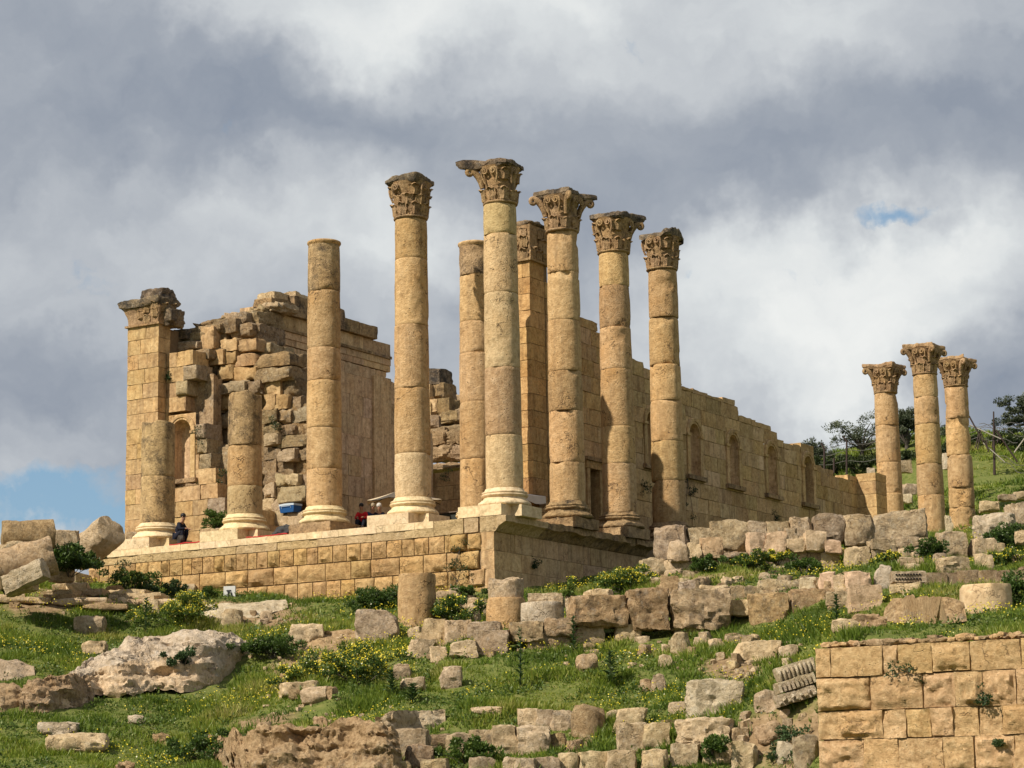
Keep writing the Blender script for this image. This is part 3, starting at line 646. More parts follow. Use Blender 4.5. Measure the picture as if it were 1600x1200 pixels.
def capital(col, z, horns, sd, worn, lost=0.2, crust=True, lost_up=None):
    rd = random.Random(sd); V, Fc = lathe(BELL, 48); V[:, :2] *= (1+0.03*fbm(V*2+sd, 2, sd))[:, None]
    cap = link('capital', mesh_of('capital', V, Fc, M['capital'], smooth=45), col, (0, 0, z))
    ro = rd.uniform(-.05, .05)
    for k in range(8):
        a = k*math.pi/4+ro
        me = LEAF_W if rd.random() < lost*.5 else LEAF_A
        link('leaf', me, cap, (0.63*math.sin(a), -0.63*math.cos(a), 0.13), rz=a)
        a += math.pi/8
        if rd.random() > (lost*.7 if lost_up is None else lost_up): link('leaf', LEAF_W if rd.random() < lost else LEAF_B, cap, (0.655*math.sin(a), -0.655*math.cos(a), 0.56), rz=a)
    for c in range(4):
        ang = math.pi/4+c*math.pi/2; a = ang+math.pi/2
        if horns[c] > 1.25: link('volute', SCROLL[1], cap, (0, 0, 0), rz=a)
        else: link('leaf', LEAF_B, cap, (.70*math.sin(a), -.70*math.cos(a), .98), rz=a)
    for c in range(4):
        a = c*math.pi/2
        for s in (0, 1):
            if rd.random() > lost*.5:
                o = 0.21*(s*2-1); link('volute', HELIX[s], cap, (0.82*math.sin(a)+o*math.cos(a), -0.82*math.cos(a)+o*math.sin(a), 1.33), rz=a)
    link('abacus', mesh_of('abacus', *abacus_mesh(horns, sd, worn), M['cap_crust'] if crust else M['capital'], smooth=34), cap, (0, 0, 0))
    return cap
NOH = .91
def column(label, X, Y, joints, top, r0=0.76, r1=0.665, cap=None, base='fine', plinth=None, zb=0.0, mats=None, group='Corinthian columns of the temple', chips=1.0, sd=1, astragal=True, scar=0.3, leanx=0):
    """joints: heights of the drum joints above the base; top: height of the shaft's upper end"""
    c = thing('column', (X, Y, zb), label, 'column', group); c['kind'] = 'thing'
    rd = random.Random(sd*17+3)
    zs0 = 0.0
    if base:
        me = mesh_of('base', *base_mesh(sd, 0.03 if base == 'fine' else 0.16), M['shaft_pale'] if base == 'fine' else M['cornice'], smooth=45)
        link('base', me, c, (0, 0, 0)); zs0 = 0.70
    if plinth:
        for (x0, x1, y0, y1, z0, z1, mt, n_) in plinth:
            V, Fc = cube_grid(n_); V = V*np.array([x1-x0, y1-y0, z1-z0])/2
            V += 0.012*fbm(V*3+sd, 2, sd)[:, None]*np.sign(V)*(0.4 if mt == 'shaft_pale' else 3.0)
            link('plinth', mesh_of('plinth', V, Fc, M[mt], smooth=35), c, ((x0+x1)/2, (y0+y1)/2, (z0+z1)/2))
    zz = [zs0]+[j for j in joints if j > zs0+.15]+[top]
    H = top-zs0
    def rad(z): t = np.clip((z-zs0)/13.0, 0, 1); return r0+(r1-r0)*(t**1.35)
    for k, (a, b) in enumerate(zip(zz[:-1], zz[1:])):
        mt = (mats[k] if mats and k < len(mats) else None) or 'shaft'
        last = k == len(zz)-2 and cap is None
        P, Fc = drum_mesh(rad(a), rad(b), b-a-0.006, sd*31+k, chips=chips*rd.uniform(.6, 1.5), scar=scar*(1 if rd.random() < .5 else 0))
        if last and not astragal:
            up = P[:, 2] > (b-a)*0.75; P[:, 2] += up*0.10*fbm(P*1.7+sd, 3, sd)
        t_ = tone(rd, .17)
        link('drum', mesh_of('drum', P, Fc, M[mt], smooth=38), c, (rd.uniform(-.012, .012), rd.uniform(-.012, .012), a), color=t_)
    if cap is None and astragal:
        r_ = rad(top); link('necking', mesh_of('necking', *lathe([(r_, -.16), (r_+.02, -.12), (r_+.06, -.07), (r_+.065, -.02), (r_+.05, .02), (r_+.01, .04)], 48), M['shaft'], smooth=50), c, (0, 0, top-.02))
    if cap is not None: capital(c, top, *cap)
    return c
def jz(X, Y, ys, zb=0.0): return [z_at(X, Y, y)-zb for y in ys]
pl = lambda: [(-1.12, 1.12, -1.12, 1.12, -.46, 0, 'shaft_pale', 4)]
plc = lambda: [(-1.3, .55, -1.28, -.60, -.45, -.001, 'shaft_pale', 4), (-1.12, 1.05, -.59, 1.2, -.45, -.001, 'shaft_pale', 4)]
S_, P_, C_ = 'shaft', 'shaft_mid', 'shaft_crust'
# front row, from the near corner to the left
FX = {0: 0.05, 1: -4.45, 2: -9.03, 3: -13.35, 4: -18.3}
def fcol(i, label, joints, top, **k):
    X = FX[i]; column(label, X, 0.0, jz(X, 0, joints)[::-1], z_at(X, 0, top), **k)
pl_f = lambda: [(-1.45, .62, -1.28, -.5, -.455, -.001, 'shaft_pale', 4), (-1.2, 1.1, -.49, 1.1, -.455, -.001, 'shaft_pale', 4)]
fcol(0, 'tallest pale column at the podium corner, one thin horn jutting left from its capital', (369, 460, 577, 682), 322, sd=1, plinth=pl_f(), mats=[P_, S_, P_, P_, P_], cap=((NOH+.12, 1.0, 1.9, 1.18), 3, .10, .2, True, .9), scar=.5)
fcol(1, 'pale column left of the corner one, its capital worn round and black on top', (407, 510.5, 608.5, 710.5), 345, sd=2, plinth=pl_f(), mats=[P_, S_, S_, S_, S_], cap=((NOH+.10, 1.0, 1.12, 1.06), 5, .16, .35, True, .55), scar=.4)
fcol(2, 'tall column without a capital, black streaks running down its top drum', (457, 546, 597, 670, 735), 379, sd=3, plinth=[(-1.05, 1.1, -1.1, 1.1, -.46, -.01, 'cornice', 8)], mats=[S_, S_, S_, S_, S_, C_], base='fine', scar=.2)
fcol(3, 'broken column stump of three drums with a black pitted top', (697.5, 761), 617, sd=4, plinth=pl_f(), mats=[P_, S_, C_], astragal=False, chips=.7)
fcol(4, 'shortest column stump at the far left of the row, dark patches on both drums', (746,), 661, sd=5, plinth=pl_f(), mats=[C_, C_], astragal=False, chips=.5)
# second row behind the corner
X, Y = -4.19, 4.64
column('column without a capital standing half hidden behind the corner column', X, Y, jz(X, Y, (432, 505, 554, 630, 719))[::-1], z_at(X, Y, 381), sd=6, base='fine', mats=[S_, S_, S_, S_, S_, C_], plinth=[(-1.1, 1.1, -1.1, 1.1, -.46, 0, 'shaft_pale', 4)])
# right-hand row
er = [(-1.0, .98, -1.05, 1.0, -.46, -.01, 'cornice', 9)]
for i, (label, Y, js, tp, hn, sd, worn, lost, mts) in enumerate((
        ('column right of the corner one, its capital with a stub left and horn right', 5.15, (428, 503, 582, 644, 724.5), 365, (1.62, 1.0, 1.30, 1.32), 7, .06, .25, [S_, S_, S_, S_, S_, S_]),
        ('chipped column left of the rightmost tall one, a single pointed horn on its capital', 9.75, (449, 514, 579, 668.5, 726), 398, (1.55, 1.0, 1.08, 1.1), 8, .08, .2, None),
        ('rightmost tall column of the corner group, its capital worn round like a mushroom', 14.45, (498, 572, 628, 691, 752.5), 424.5, (1.10, 1.04, 1.08, 1.10), 9, .20, .25, None))):
    column(label, 0.03, Y, jz(0.03, Y, js)[::-1], z_at(0.03, Y, tp), sd=sd, base='worn', plinth=er, mats=mts, cap=(hn, sd, worn, lost, True, .85 if sd == 7 else None), chips=1.6, scar=.9, r1=.65)
# far corner
g3 = 'three slim columns at the far right'
for label, X, Y, js, tp, hn, sd in (
        ('leftmost of the three far columns, horns spread wide on its capital', -4.45, 52.3, (666, 723.6, 772), 616, (1.42, 1.2, 1.5, 1.25), 11),
        ('middle and tallest of the three far columns', 0.0, 47.55, (621.5, 664, 726, 775), 587, (1.38, 1.3, 1.38, 1.3), 12),
        ('rightmost of the three far columns, its upper drum eaten away', 0.02, 52.55, (655, 712.5, 763, 794.5), 606, (1.48, 1.3, 1.4, 1.3), 13)):
    column(label, X, Y, jz(X, Y, js)[::-1], z_at(X, Y, tp), sd=sd, base='worn', cap=(hn, sd, .05, .05, False), group=g3, chips=.9, scar=.6 if sd != 13 else 1.4, r0=.80, r1=.68)
# ------------------------------------------------------------------ cella
CH = 0.765                                            # course height
def courses(z0, z1): return [(z0+k*CH, min(z0+(k+1)*CH, z1)) for k in range(int(math.ceil((z1-z0)/CH-0.05)))]
def niche(wall, face, P0, s, zsill, zspring, hw, arch_w, depth, mat):
    """round-headed niche: back, reveal, moulded arch, jamb strips, sill"""
    nseg = 14; base = np.array(wall.location)
    nroot = None
    def put(name, S, Dp, Z, Fc, mt, parent, smooth=35):
        Wd = wall_xyz(face, P0, np.array(S, float), np.array(Dp, float), np.array(Z, float)); c = wall_xyz(face, P0, s, 0, zsill)
        me = mesh_of(name, Wd-c, Fc, mt, smooth=smooth)
        loc = (c-base) if parent is wall else (0, 0, 0)
        return link(name, me, parent, loc)
    ang = np.linspace(math.pi, 0, nseg+1)
    inner = [(s-hw, zsill)]+[(s+hw*math.cos(a), zspring+hw*math.sin(a)) for a in ang]+[(s+hw, zsill)]
    n = len(inner); S = []; Dp = []; Z = []; Fc = []
    rows = [0.0, depth*0.35, depth*0.8, depth]; sc = [1.0, .99, .93, .80]
    for d, k in zip(rows, sc):
        for a, b in inner: S.append(s+(a-s)*k); Dp.append(d); Z.append(zsill+(b-zsill)*(1-(1-k)*0.35))
    for r in range(3):
        for i in range(n-1): a = r*n+i; Fc.append((a, a+n, a+n+1, a+1))
    S.append(s); Dp.append(depth); Z.append(zspring); c_ = len(S)-1
    for i in range(n-1): a = 3*n+i; Fc.append((a, c_, a+1))
    Fc.append((3*n, 4*n-1, c_))
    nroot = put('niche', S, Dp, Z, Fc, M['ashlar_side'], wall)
    # stones of the arch
    vs = 9
    for k in range(vs):
        a0, a1 = math.pi-(k+0.02)*math.pi/vs, math.pi-(k+0.98)*math.pi/vs
        S, Dp, Z, Fc = [], [], [], []
        pr = [(hw, .02), (hw, -.05), (hw+arch_w*.35, -.05), (hw+arch_w*.4, -.09), (hw+arch_w*.85, -.10), (hw+arch_w, -.05), (hw+arch_w, .1)]
        for a in np.linspace(a0, a1, 4):
            for r, d in pr: S.append(s+r*math.cos(a)); Dp.append(d); Z.append(zspring+r*math.sin(a))
        m_ = len(pr)
        for q in range(3):
            for j in range(m_-1): x = q*m_+j; Fc.append((x, x+1, x+m_+1, x+m_))
        Fc.append(tuple(range(m_))[::-1]); Fc.append(tuple(range(3*m_, 4*m_)))
        put('arch_stone', S, Dp, Z, Fc, mat, nroot)
    def slab(name, s0, s1, d0, d1, z0, z1, mt):
        sd = seed(); V, Fc = cube_grid(3); V = V*np.array([s1-s0, d1-d0, z1-z0])/2; V += 0.012*fbm(V*3+sd, 2, sd)[:, None]
        c = np.array([(s0+s1)/2, (d0+d1)/2, (z0+z1)/2]); put(name, V[:, 0]+c[0], V[:, 1]+c[1], V[:, 2]+c[2], [tuple(f) for f in Fc], mt, nroot)
    for sg in (-1, 1):
        a, b = sorted((s+sg*hw, s+sg*(hw+arch_w))); slab('jamb', a, b, -.07, .1, zsill, zspring-.14, mat)
        a, b = sorted((s+sg*(hw-.02), s+sg*(hw+arch_w+.06))); slab('impost', a, b, -.13, .1, zspring-.135, zspring-.005, mat)
    slab('sill', s-hw-arch_w-.15, s+hw+arch_w+.15, -.20, .15, zsill-.22, zsill-.005, M['cornice'])
    # spandrels beside the arch
    ro = hw+arch_w
    for sg in (-1, 1):
        S, Dp, Z, Fc = [], [], [], []; aa = np.linspace(math.pi/2, 0, 8)
        for d in (0.0, .3):
            for a in aa: S.append(s+sg*ro*math.cos(a)); Dp.append(d); Z.append(zspring+ro*math.sin(a))
            S.append(s+sg*ro); Dp.append(d); Z.append(zspring+ro)
        for i in range(7):
            q = (i, i+1, 8); Fc.append(q if sg > 0 else q[::-1])
        Fc.append((9, 10, 17) if sg < 0 else (17, 10, 9))
        put('block', S, Dp, Z, Fc, mat, nroot)
    return nroot
def ashlar_wall(root, face, P0, s0, s1, z0, top, t, mat, lo, hi, holes=(), side=None, style='flat', n=4, worn=0.03, skip=0.0, core=True, rough=.014, gap=.010):
    r = random.Random(seed())
    for k in range(60):
        a_, b_ = z0+k*CH, z0+(k+1)*CH
        spans = widths(s0-(0.5*lo if k % 2 else 0), s1, lo, hi)
        spans = [(max(a, s0), b) for a, b in spans if b-s0 > .12]
        hs = [(h[0], h[1]) for h in holes if not (b_ <= h[2]+.02 or a_ >= h[3]-.02)]
        for h in holes:
            for f0, f1 in ((a_, min(b_, h[2])), (max(a_, h[3]), b_)):
                if (h[0], h[1]) in hs and f1-f0 > .05 and not (f0 >= h[3] and f0 > top((h[0]+h[1])/2)-.1):
                    block(root, face, P0, h[0], h[1], f0, min(f1, max(f0+.1, top((h[0]+h[1])/2))), t, mat, 'flat', 4, gap=gap, color=tone(r, .14), rough=rough)
        any_ = False
        for a, b in cut(spans, hs):
            tp = min(top(a+.05), top((a+b)/2), top(b-.05))
            if a_ > tp-0.15: continue
            any_ = True
            e = side(k, a, b) if side else None
            if e is False: continue
            zz = b_ if b_ <= tp+.25 else tp
            w_ = worn*(9 if b_ > tp-0.4 else 1)
            block(root, face, P0, a, b, a_, zz, t, mat if r.random() > .12 else M['ashlar_side'], style, n if w_ < .1 else 6, d0=r.uniform(-.015, .02), gap=gap, color=tone(r, .14), worn=w_, rough=rough)
        if not any_ and a_ > z0+2: break
ZB = -0.6
# ---- right-hand wall with the row of niches, looking to +X
RX = -3.36
rw = thing('niche_wall', (RX, 12, ZB), 'long side wall of squared tan blocks with a row of round-headed niches', 'wall')
P0 = (RX, 0, 0)
NY = [19.35, 23.9, 28.35, 33.0, 37.75]; ZS, ZP, HW, AW = 4.30, 6.42, 0.56, 0.30
def rtop(s):
    if s < 9.75: return 12.3
    for a, z in ((11.5, 11.6), (13.2, 10.9), (15.2, 10.5), (16.6, 9.9), (19.8, 9.6), (21.5, 9.05), (24, 8.85), (29.2, 8.85), (33.9, 8.2), (36.0, 7.5), (39.0, 7.6), (41.2, 6.7), (42.6, 6.3)):
        if s < a: return z+0.12*math.sin(s*9)
    return 6.6
holes = [(y-HW-AW, y+HW+AW, ZS-.22, ZP+HW+AW) for y in NY]+[(12.75, 14.1, -1, 3.75)]
ashlar_wall(rw, 'R', P0, 9.35, 46.3, ZB, rtop, .8, M['ashlar'], 1.0, 2.1, holes)
for y in NY: niche(rw, 'R', P0, y, ZS, ZP, HW, AW, .55, M['ashlar'])
# doorway with moulded frame
base = np.array(rw.location)
def part_box(root, name, x0, x1, y0, y1, z0, z1, mat, n=3, noise=.012):
    sd = seed(); V, Fc = cube_grid(n); V = V*np.array([x1-x0, y1-y0, z1-z0])/2; V += noise*fbm(V*3+sd, 2, sd)[:, None]*np.sign(V)
    c = np.array([(x0+x1)/2, (y0+y1)/2, (z0+z1)/2]); return link(name, mesh_of(name, V, Fc, mat, smooth=35), root, c-np.array(root.location))
fr = part_box(rw, 'doorway_shade', RX-.85, RX-.82, 12.6, 14.2, ZB, 3.6, M['door_shade'])  # near-black sheet across the opening, painted shade in place of a dark interior
part_box(rw, 'door_frame', RX-.5, RX+.10, 12.70, 12.95, ZB, 3.42, M['ashlar']); part_box(rw, 'door_frame', RX-.5, RX+.10, 13.9, 14.15, ZB, 3.42, M['ashlar'])
part_box(rw, 'lintel', RX-.5, RX+.14, 12.62, 14.24, 3.43, 3.78, M['ashlar']); part_box(rw, 'lintel', RX-.5, RX+.24, 12.52, 14.34, 3.79, 3.95, M['cornice'])
part_box(rw, 'core', RX-1.5, RX-.79, 9.4, 12.6, ZB, 9.6, M['mortar'], 2); part_box(rw, 'core', RX-1.5, RX-.86, 14.2, 46.2, ZB, 6.1, M['mortar'], 2); part_box(rw, 'core', RX-1.49, RX-.80, 14.1, 29, 6.1, 8.4, M['mortar'], 2)
# rear pilaster that steps out of the wall: its front catches the sun
k = 0
for a in courses(ZB, 6.75):
    block(rw, 'F', (RX, 44.6, 0), -0.05, 1.18, a[0], a[1], 1.6, M['ashlar'], 'flat', 4, gap=.008, rough=.012, color=(1, .98, .92), worn=.05 if a[1] > 6.5 else 0)

# ---- right anta
def anta_cap(root, x0, x1, y0, y1, z, h, sd, slabs, mat='capital'):
    """pilaster capital: flared body, two rows of leaves on the two visible faces, broken abacus slabs"""
    V, Fc = cube_grid(8); V = V.copy(); t = (V[:, 2]+1)/2; fl = 0.93+0.22*t**2
    V = np.stack([V[:, 0]*(x1-x0)/2*fl, V[:, 1]*(y1-y0)/2*fl, t*h], 1); V += 0.03*fbm(V*3+sd, 3, sd)[:, None]*np.sign(V)*np.array([1, 1, 0])
    cx, cy = (x0+x1)/2, (y0+y1)/2
    cap = link('capital', mesh_of('capital', V, Fc, M[mat], smooth=40), root, np.array([cx, cy, z])-np.array(root.location))
    link('moulding', mesh_of('moulding', *box((x0-x1)/2-.07, (x1-x0)/2+.07, (y0-y1)/2-.07, (y1-y0)/2+.07, -.10, .0), M[mat]), cap, (0, 0, 0))
    rd = random.Random(sd)
    for row, (zz, of) in enumerate(((0.02, 0.0), (0.42*h/1.2, 0.25), (0.78*h/1.2, 0.0))):
        nx = max(2, int((x1-x0)/.48)); ny = max(2, int((y1-y0)/.48))
        for i in range(nx):
            if rd.random() < .15: continue
            x = (x0-x1)/2+(i+.5+of*(1 if i < nx-1 else 0))*(x1-x0)/nx; link('leaf', rd.choice((LEAF_A, LEAF_B, LEAF_W)), cap, (x, (y0-y1)/2*(.95+.05*row)+.02, zz), rz=0)
        for i in range(ny):
            if rd.random() < .15: continue
            y = (y0-y1)/2+(i+.5+of*(1 if i < ny-1 else 0))*(y1-y0)/ny; link('leaf', rd.choice((LEAF_A, LEAF_B, LEAF_W)), cap, ((x1-x0)/2*(.95+.05*row)-.02, y, zz), rz=math.pi/2)
    for (w, d, hh, dx, dy, dz, s_) in slabs:
        Q, F2 = rock(w, d, hh, s_, 10, .16, .10, 1.8, chip=.2); link('abacus', mesh_of('abacus', Q, F2, M['cap_crust'], smooth=45), cap, (dx, dy, dz))
    return cap
ra = thing('corner_pier', (-3.98, 8.6, ZB), 'square orange-tan pier with a leafy capital behind the corner column', 'pier')
AX0, AX1, AYF, AYB = -4.62, RX, 8.0, 9.32
rr = random.Random(77); AZ = 12.45
for i, (a, b) in enumerate(courses(ZB, AZ)):
    if i % 2: xs = [(AX0, AX1-.02)]; 
    else: xs = [(AX0, -3.98+rr.uniform(-.2, .2)), None]; xs = [(AX0, xs[0][1]), (xs[0][1], AX1-.02)]
    hollow = abs(a-9.9) < .5
    for x0, x1 in xs:
        if hollow and x0 == AX0 and len(xs) == 2: x1 = x0+.25
        block(ra, 'F', (0, AYF, 0), x0, x1, a, b, AYB-AYF-.04, M['ashlar'], 'flat', 5, gap=.012, color=(1, .92, .79), d0=rr.uniform(0, .03), worn=.05)
part_box(ra, 'core', AX0+.05, AX1-.06, AYF+.06, AYB+.3, ZB, AZ, M['mortar'], 2)
anta_cap(ra, AX0-.02, AX1+.03, AYF-.03, AYB+.3, AZ+.05, 1.55, 21, [(1.75, 1.9, .30, .02, -.05, 1.50, 5), (.9, 1.0, .22, -.1, .1, 1.72, 9)])

# ---- left front wall: corner pilaster, niche, broken end stepping down to the right
FYW = 9.2
lw = thing('front_wall', (-25, FYW, ZB), 'broken front wall with a tall corner pilaster and one niche, its end stepping down raggedly', 'wall')
PXL, PXR, PYF = -27.72, -25.66, 8.6
for i, (a, b) in enumerate(courses(ZB, 12.40)):
    m_ = [-26.75, -26.55, -27.0, -26.8, -26.5, -27.1][i % 6]+rr.uniform(-.08, .08)
    for x0, x1 in ((PXL, m_), (m_, PXR)):
        block(lw, 'F', (0, PYF, 0), x0, x1, a, b, .9, M['ashlar'], 'flat', 5, gap=.012, color=tone(rr, .1), d0=rr.uniform(-.01, .02), worn=.04)
anta_cap(lw, PXL-.04, PXR+.02, PYF-.04, PYF+1.3, 12.42, .85, 31, [(2.75, 1.9, .62, -.12, 0, .80, 12), (1.5, 1.5, .72, .42, .1, 1.18, 14), (.8, 1.2, 1.0, 1.25, .2, -.2, 17)])
zc0 = [ZB+k*CH for k in range(18)]
NX = -24.60; nh = (NX-.62-.28, NX+.62+.28, 4.35-.22, 6.75+.62+.28)
# right-hand ends of the courses, from the ground up
def ex(px, z):                                        # X at which height z of the wall plane meets image column px
    lo, hi = -30.0, -10.0
    for _ in range(40):
        m_ = (lo+hi)/2; d = np.array([m_, FYW, z])-CAM; x = 800+F_PX*(d@RGT)/(d@FWD)
        if x < px: lo = m_
        else: hi = m_
    return lo
ends = [430, 425, 415, 405, 352, 340, 337, 330, 324, 322, 306, 290, 296, 310, 302, 290]
for k in range(15):
    a, b = zc0[k], zc0[k]+CH
    if a > 11.3: break
    e = ex(ends[min(k, len(ends)-1)], a+CH/2)
    spans = cut(widths(PXR+.02, e, .9, 1.7, first=[.7, 1.2][k % 2]), [(nh[0], nh[1])] if not (b <= nh[2] or a >= nh[3]) else [])
    for j, (x0, x1) in enumerate(spans):
        last = j == len(spans)-1; g = last and k in (4, 7, 8, 9, 12, 13)
        block(lw, 'F', (0, FYW, 0), x0, x1, a, b, 1.25 if last else .8, M['grey'] if g else M['ashlar'], 'pillow' if (g and k > 6) else 'flat', 8 if last else 5, gap=.012, d0=rr.uniform(-.02, .03)-(.12 if g and k > 8 else 0), color=tone(rr, .12), worn=.35 if last else .05, boss=.09)
niche(lw, 'F', (0, FYW, 0), NX, 4.35, 6.75, .62, .28, .65, M['ashlar'])
part_box(lw, 'core', PXL+.1, PXR-.1, PYF+.5, FYW+2.4, ZB, 12.2, M['mortar'], 2)
part_box(lw, 'core', PXR-.1, -23.2, FYW+.74, FYW+1.6, ZB, 9.6, M['rubble'], 6, .15)
part_box(lw, 'core', -23.3, -21.5, FYW+.8, FYW+1.7, ZB, 6.0, M['rubble'], 6, .15)
# rough stones of the wall's heart, laid bare above and behind the broken face
def heart(wall, px0, py0, px1, py1, Y, mat, d=1.2, rnd=.08, rough=.055, col=None, name='stone'):
    if wall is not bw_ and Y < 20: Y = 10.9+(Y-10.9)*.5; d *= 1.15
    a = on_Y(px0, py1, Y); b = on_Y(px1, py0, Y); w = b[0]-a[0]; h = b[2]-a[2]
    sd = seed(); Q, Fc = rock(w*1.19, d, h*1.19, sd, 8, rnd, rough, 2.6, chip=.45)
    if wall is not bw_: col = tuple(c*.84 for c in (col or (1, 1, 1)))
    link(name, mesh_of(name, Q, Fc, M[mat], smooth=32), wall, np.array([(a[0]+b[0])/2, Y+d/2, a[2]])-np.array(wall.location), color=col)
bw_ = None
core_w = thing('rubble_core', (-22.5, 11, ZB), 'rough rubble core of the collapsed wall, brown stones in crumbling courses', 'ruined wall')
H_ = heart
for q in ((262, 515, 288, 534, 9.6, 'cap_crust'), (258, 532, 304, 552, 9.5, 'grey'), (284, 518, 318, 536, 10.2, 'rubble'), (296, 506, 340, 526, 10.6, 'rubble'), (268, 547, 322, 571, 9.4, 'rubble'), (310, 512, 332, 548, 10.2, 'ashlar'), (325, 505, 352, 560, 11.4, 'rubble'), (316, 545, 348, 572, 10.6, 'rubble'),
          (336, 500, 366, 524, 11.2, 'rubble'), (346, 488, 382, 512, 12.0, 'rubble'), (378, 486, 402, 512, 13.0, 'rubble'), (362, 506, 392, 532, 11.6, 'rubble'), (386, 508, 404, 534, 12.4, 'rubble'),
          (344, 528, 368, 551, 10.9, 'ashlar'), (366, 528, 398, 552, 11.2, 'ashlar'), (396, 536, 420, 556, 12.6, 'grey'), (318, 548, 346, 574, 10.4, 'ashlar'), (342, 550, 366, 574, 10.8, 'ashlar'), (364, 552, 396, 576, 11.0, 'ashlar'), (340, 572, 362, 596, 10.7, 'ashlar'), (362, 573, 397, 598, 10.9, 'ashlar'),
          (316, 568, 338, 596, 11.0, 'rubble'), (318, 594, 340, 622, 11.2, 'ashlar'), (339, 595, 378, 618, 10.3, 'grey'), (376, 595, 404, 620, 10.7, 'rubble'), (400, 550, 448, 577, 11.2, 'cornice'), (400, 573, 447, 600, 10.9, 'rubble'), (410, 597, 436, 622, 11.4, 'ashlar'), (434, 592, 460, 622, 11.8, 'rubble'), (396, 596, 412, 622, 12.0, 'rubble'),
          (322, 620, 346, 648, 11.0, 'rubble'), (334, 646, 358, 672, 11.0, 'rubble'), (340, 616, 362, 642, 10.8, 'ashlar'), (412, 618, 428, 642, 11.0, 'ashlar'), (424, 618, 448, 642, 11.1, 'ashlar'), (446, 620, 468, 644, 11.8, 'rubble'),
          (410, 640, 430, 664, 10.8, 'rubble'), (428, 640, 452, 664, 11.2, 'rubble'), (450, 636, 482, 662, 11.6, 'grey'), (412, 662, 434, 682, 11.0, 'rubble'), (433, 664, 458, 682, 11.3, 'rubble'), (456, 660, 482, 684, 11.8, 'rubble'), (412, 678, 433, 698, 10.6, 'tan'), (432, 680, 476, 702, 11.2, 'rubble'), (474, 676, 486, 704, 11.4, 'rubble'),
          (412, 698, 436, 720, 11.2, 'rubble'), (434, 702, 458, 723, 10.7, 'tan'), (456, 700, 484, 722, 11.4, 'rubble'), (410, 718, 430, 742, 11.2, 'rubble'), (428, 722, 456, 744, 11.4, 'rubble'), (454, 720, 484, 744, 11.8, 'rubble'),
          (410, 740, 430, 762, 10.8, 'rubble'), (430, 741, 446, 762, 10.8, 'tan'), (445, 741, 464, 762, 10.6, 'tan'), (462, 742, 484, 764, 11.4, 'rubble'), (410, 756, 426, 780, 10.4, 'tan'), (424, 760, 442, 782, 10.8, 'rubble'), (436, 760, 474, 786, 10.4, 'tan'), (470, 762, 484, 788, 11.6, 'rubble'),
          (410, 780, 426, 802, 10.4, 'tan'), (424, 781, 448, 802, 10.5, 'tan'), (412, 800, 440, 828, 10.0, 'tan'), (436, 801, 470, 830, 9.9, 'tan'), (340, 642, 360, 668, 11.4, 'rubble'), (344, 668, 362, 700, 11.6, 'rubble'), (338, 690, 360, 716, 11.4, 'rubble'), (344, 714, 362, 742, 11.6, 'rubble'), (340, 738, 362, 766, 11.4, 'rubble')):
    H_(core_w, *q, d=1.5 if q[4] < 11.5 else 2.0, col=tone(rr, .16))
for q in ((388, 476, 412, 492, 14.2, 'tan'), (404, 470, 432, 490, 15.0, 'tan'), (372, 484, 396, 500, 13.2, 'tan'), (350, 486, 372, 500, 12.4, 'tan'), (330, 494, 352, 506, 11.8, 'earth'), (300, 500, 330, 514, 11.0, 'earth'), (352, 496, 376, 516, 12.0, 'earth')):
    H_(core_w, *q, d=1.6, rnd=.25, rough=.14, col=tone(rr, .12))
# mortar mass behind the stones, a leaning lump
for (a, b, c_, d_, Y) in ((300, 500, 404, 640, 11.9), (318, 560, 452, 700, 11.5), (330, 620, 484, 830, 11.2)):
    p0 = on_Y(a, d_, Y); p1 = on_Y(c_, b, Y); sd = seed(); Q, Fc = rock(p1[0]-p0[0], 2.6, p1[2]-p0[2], sd, 22, .10, .22, 1.6, taper=.05)
    link('mortar', mesh_of('mortar', Q, Fc, M['rubble'], smooth=50), core_w, np.array([(p0[0]+p1[0])/2, Y+1.3, p0[2]])-np.array(core_w.location), color=(.8, .72, .62))

# ---- left side wall, inner face (looks to +X), with architrave bands and broken cornice
LX = -25.0
iw = thing('inner_wall', (LX, 22, ZB), 'tall shaded inner wall of flat slabs with architrave bands and a blackened cornice', 'wall')
P0 = (LX, 0, 0)
ZA = 12.72
big = CH; CH = 1.15
def itop(s): return ZA-.05 if s < 28.1 else (12.2 if s < 30.2 else (11.0 if s < 31.5 else 9.8))
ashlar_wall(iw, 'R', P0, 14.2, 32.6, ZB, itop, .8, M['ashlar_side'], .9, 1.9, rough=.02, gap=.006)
CH = big
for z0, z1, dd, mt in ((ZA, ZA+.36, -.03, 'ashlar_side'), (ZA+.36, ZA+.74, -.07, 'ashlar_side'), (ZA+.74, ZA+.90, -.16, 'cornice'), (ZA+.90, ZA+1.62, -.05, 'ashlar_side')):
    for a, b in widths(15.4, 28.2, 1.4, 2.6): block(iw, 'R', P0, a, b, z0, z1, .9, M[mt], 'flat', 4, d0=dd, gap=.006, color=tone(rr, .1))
for a, b in widths(16.6, 28.2, 1.2, 2.2):
    if b < 27.9: block(iw, 'R', P0, a, b, ZA+1.62, ZA+2.35+(.45 if 18.5 < a < 21.8 else 0), 1.2, M['cornice'], 'flat', 8, d0=-.32, gap=.015, worn=.5 if a < 22 else .15, boss=.06, color=tone(rr, .1))
for a, b, z in ((17.4, 19.0, ZA+2.6), (19.3, 20.6, ZA+2.9), (20.9, 22.3, ZA+2.75)): block(iw, 'R', P0, a, b, ZA+2.3, z+.25, 1.2, M['tan'], 'flat', 9, d0=.1, worn=.6)
part_box(iw, 'core', LX-2.4, LX-.75, 13.8, 32.4, ZB, 11.4, M['mortar'], 2)
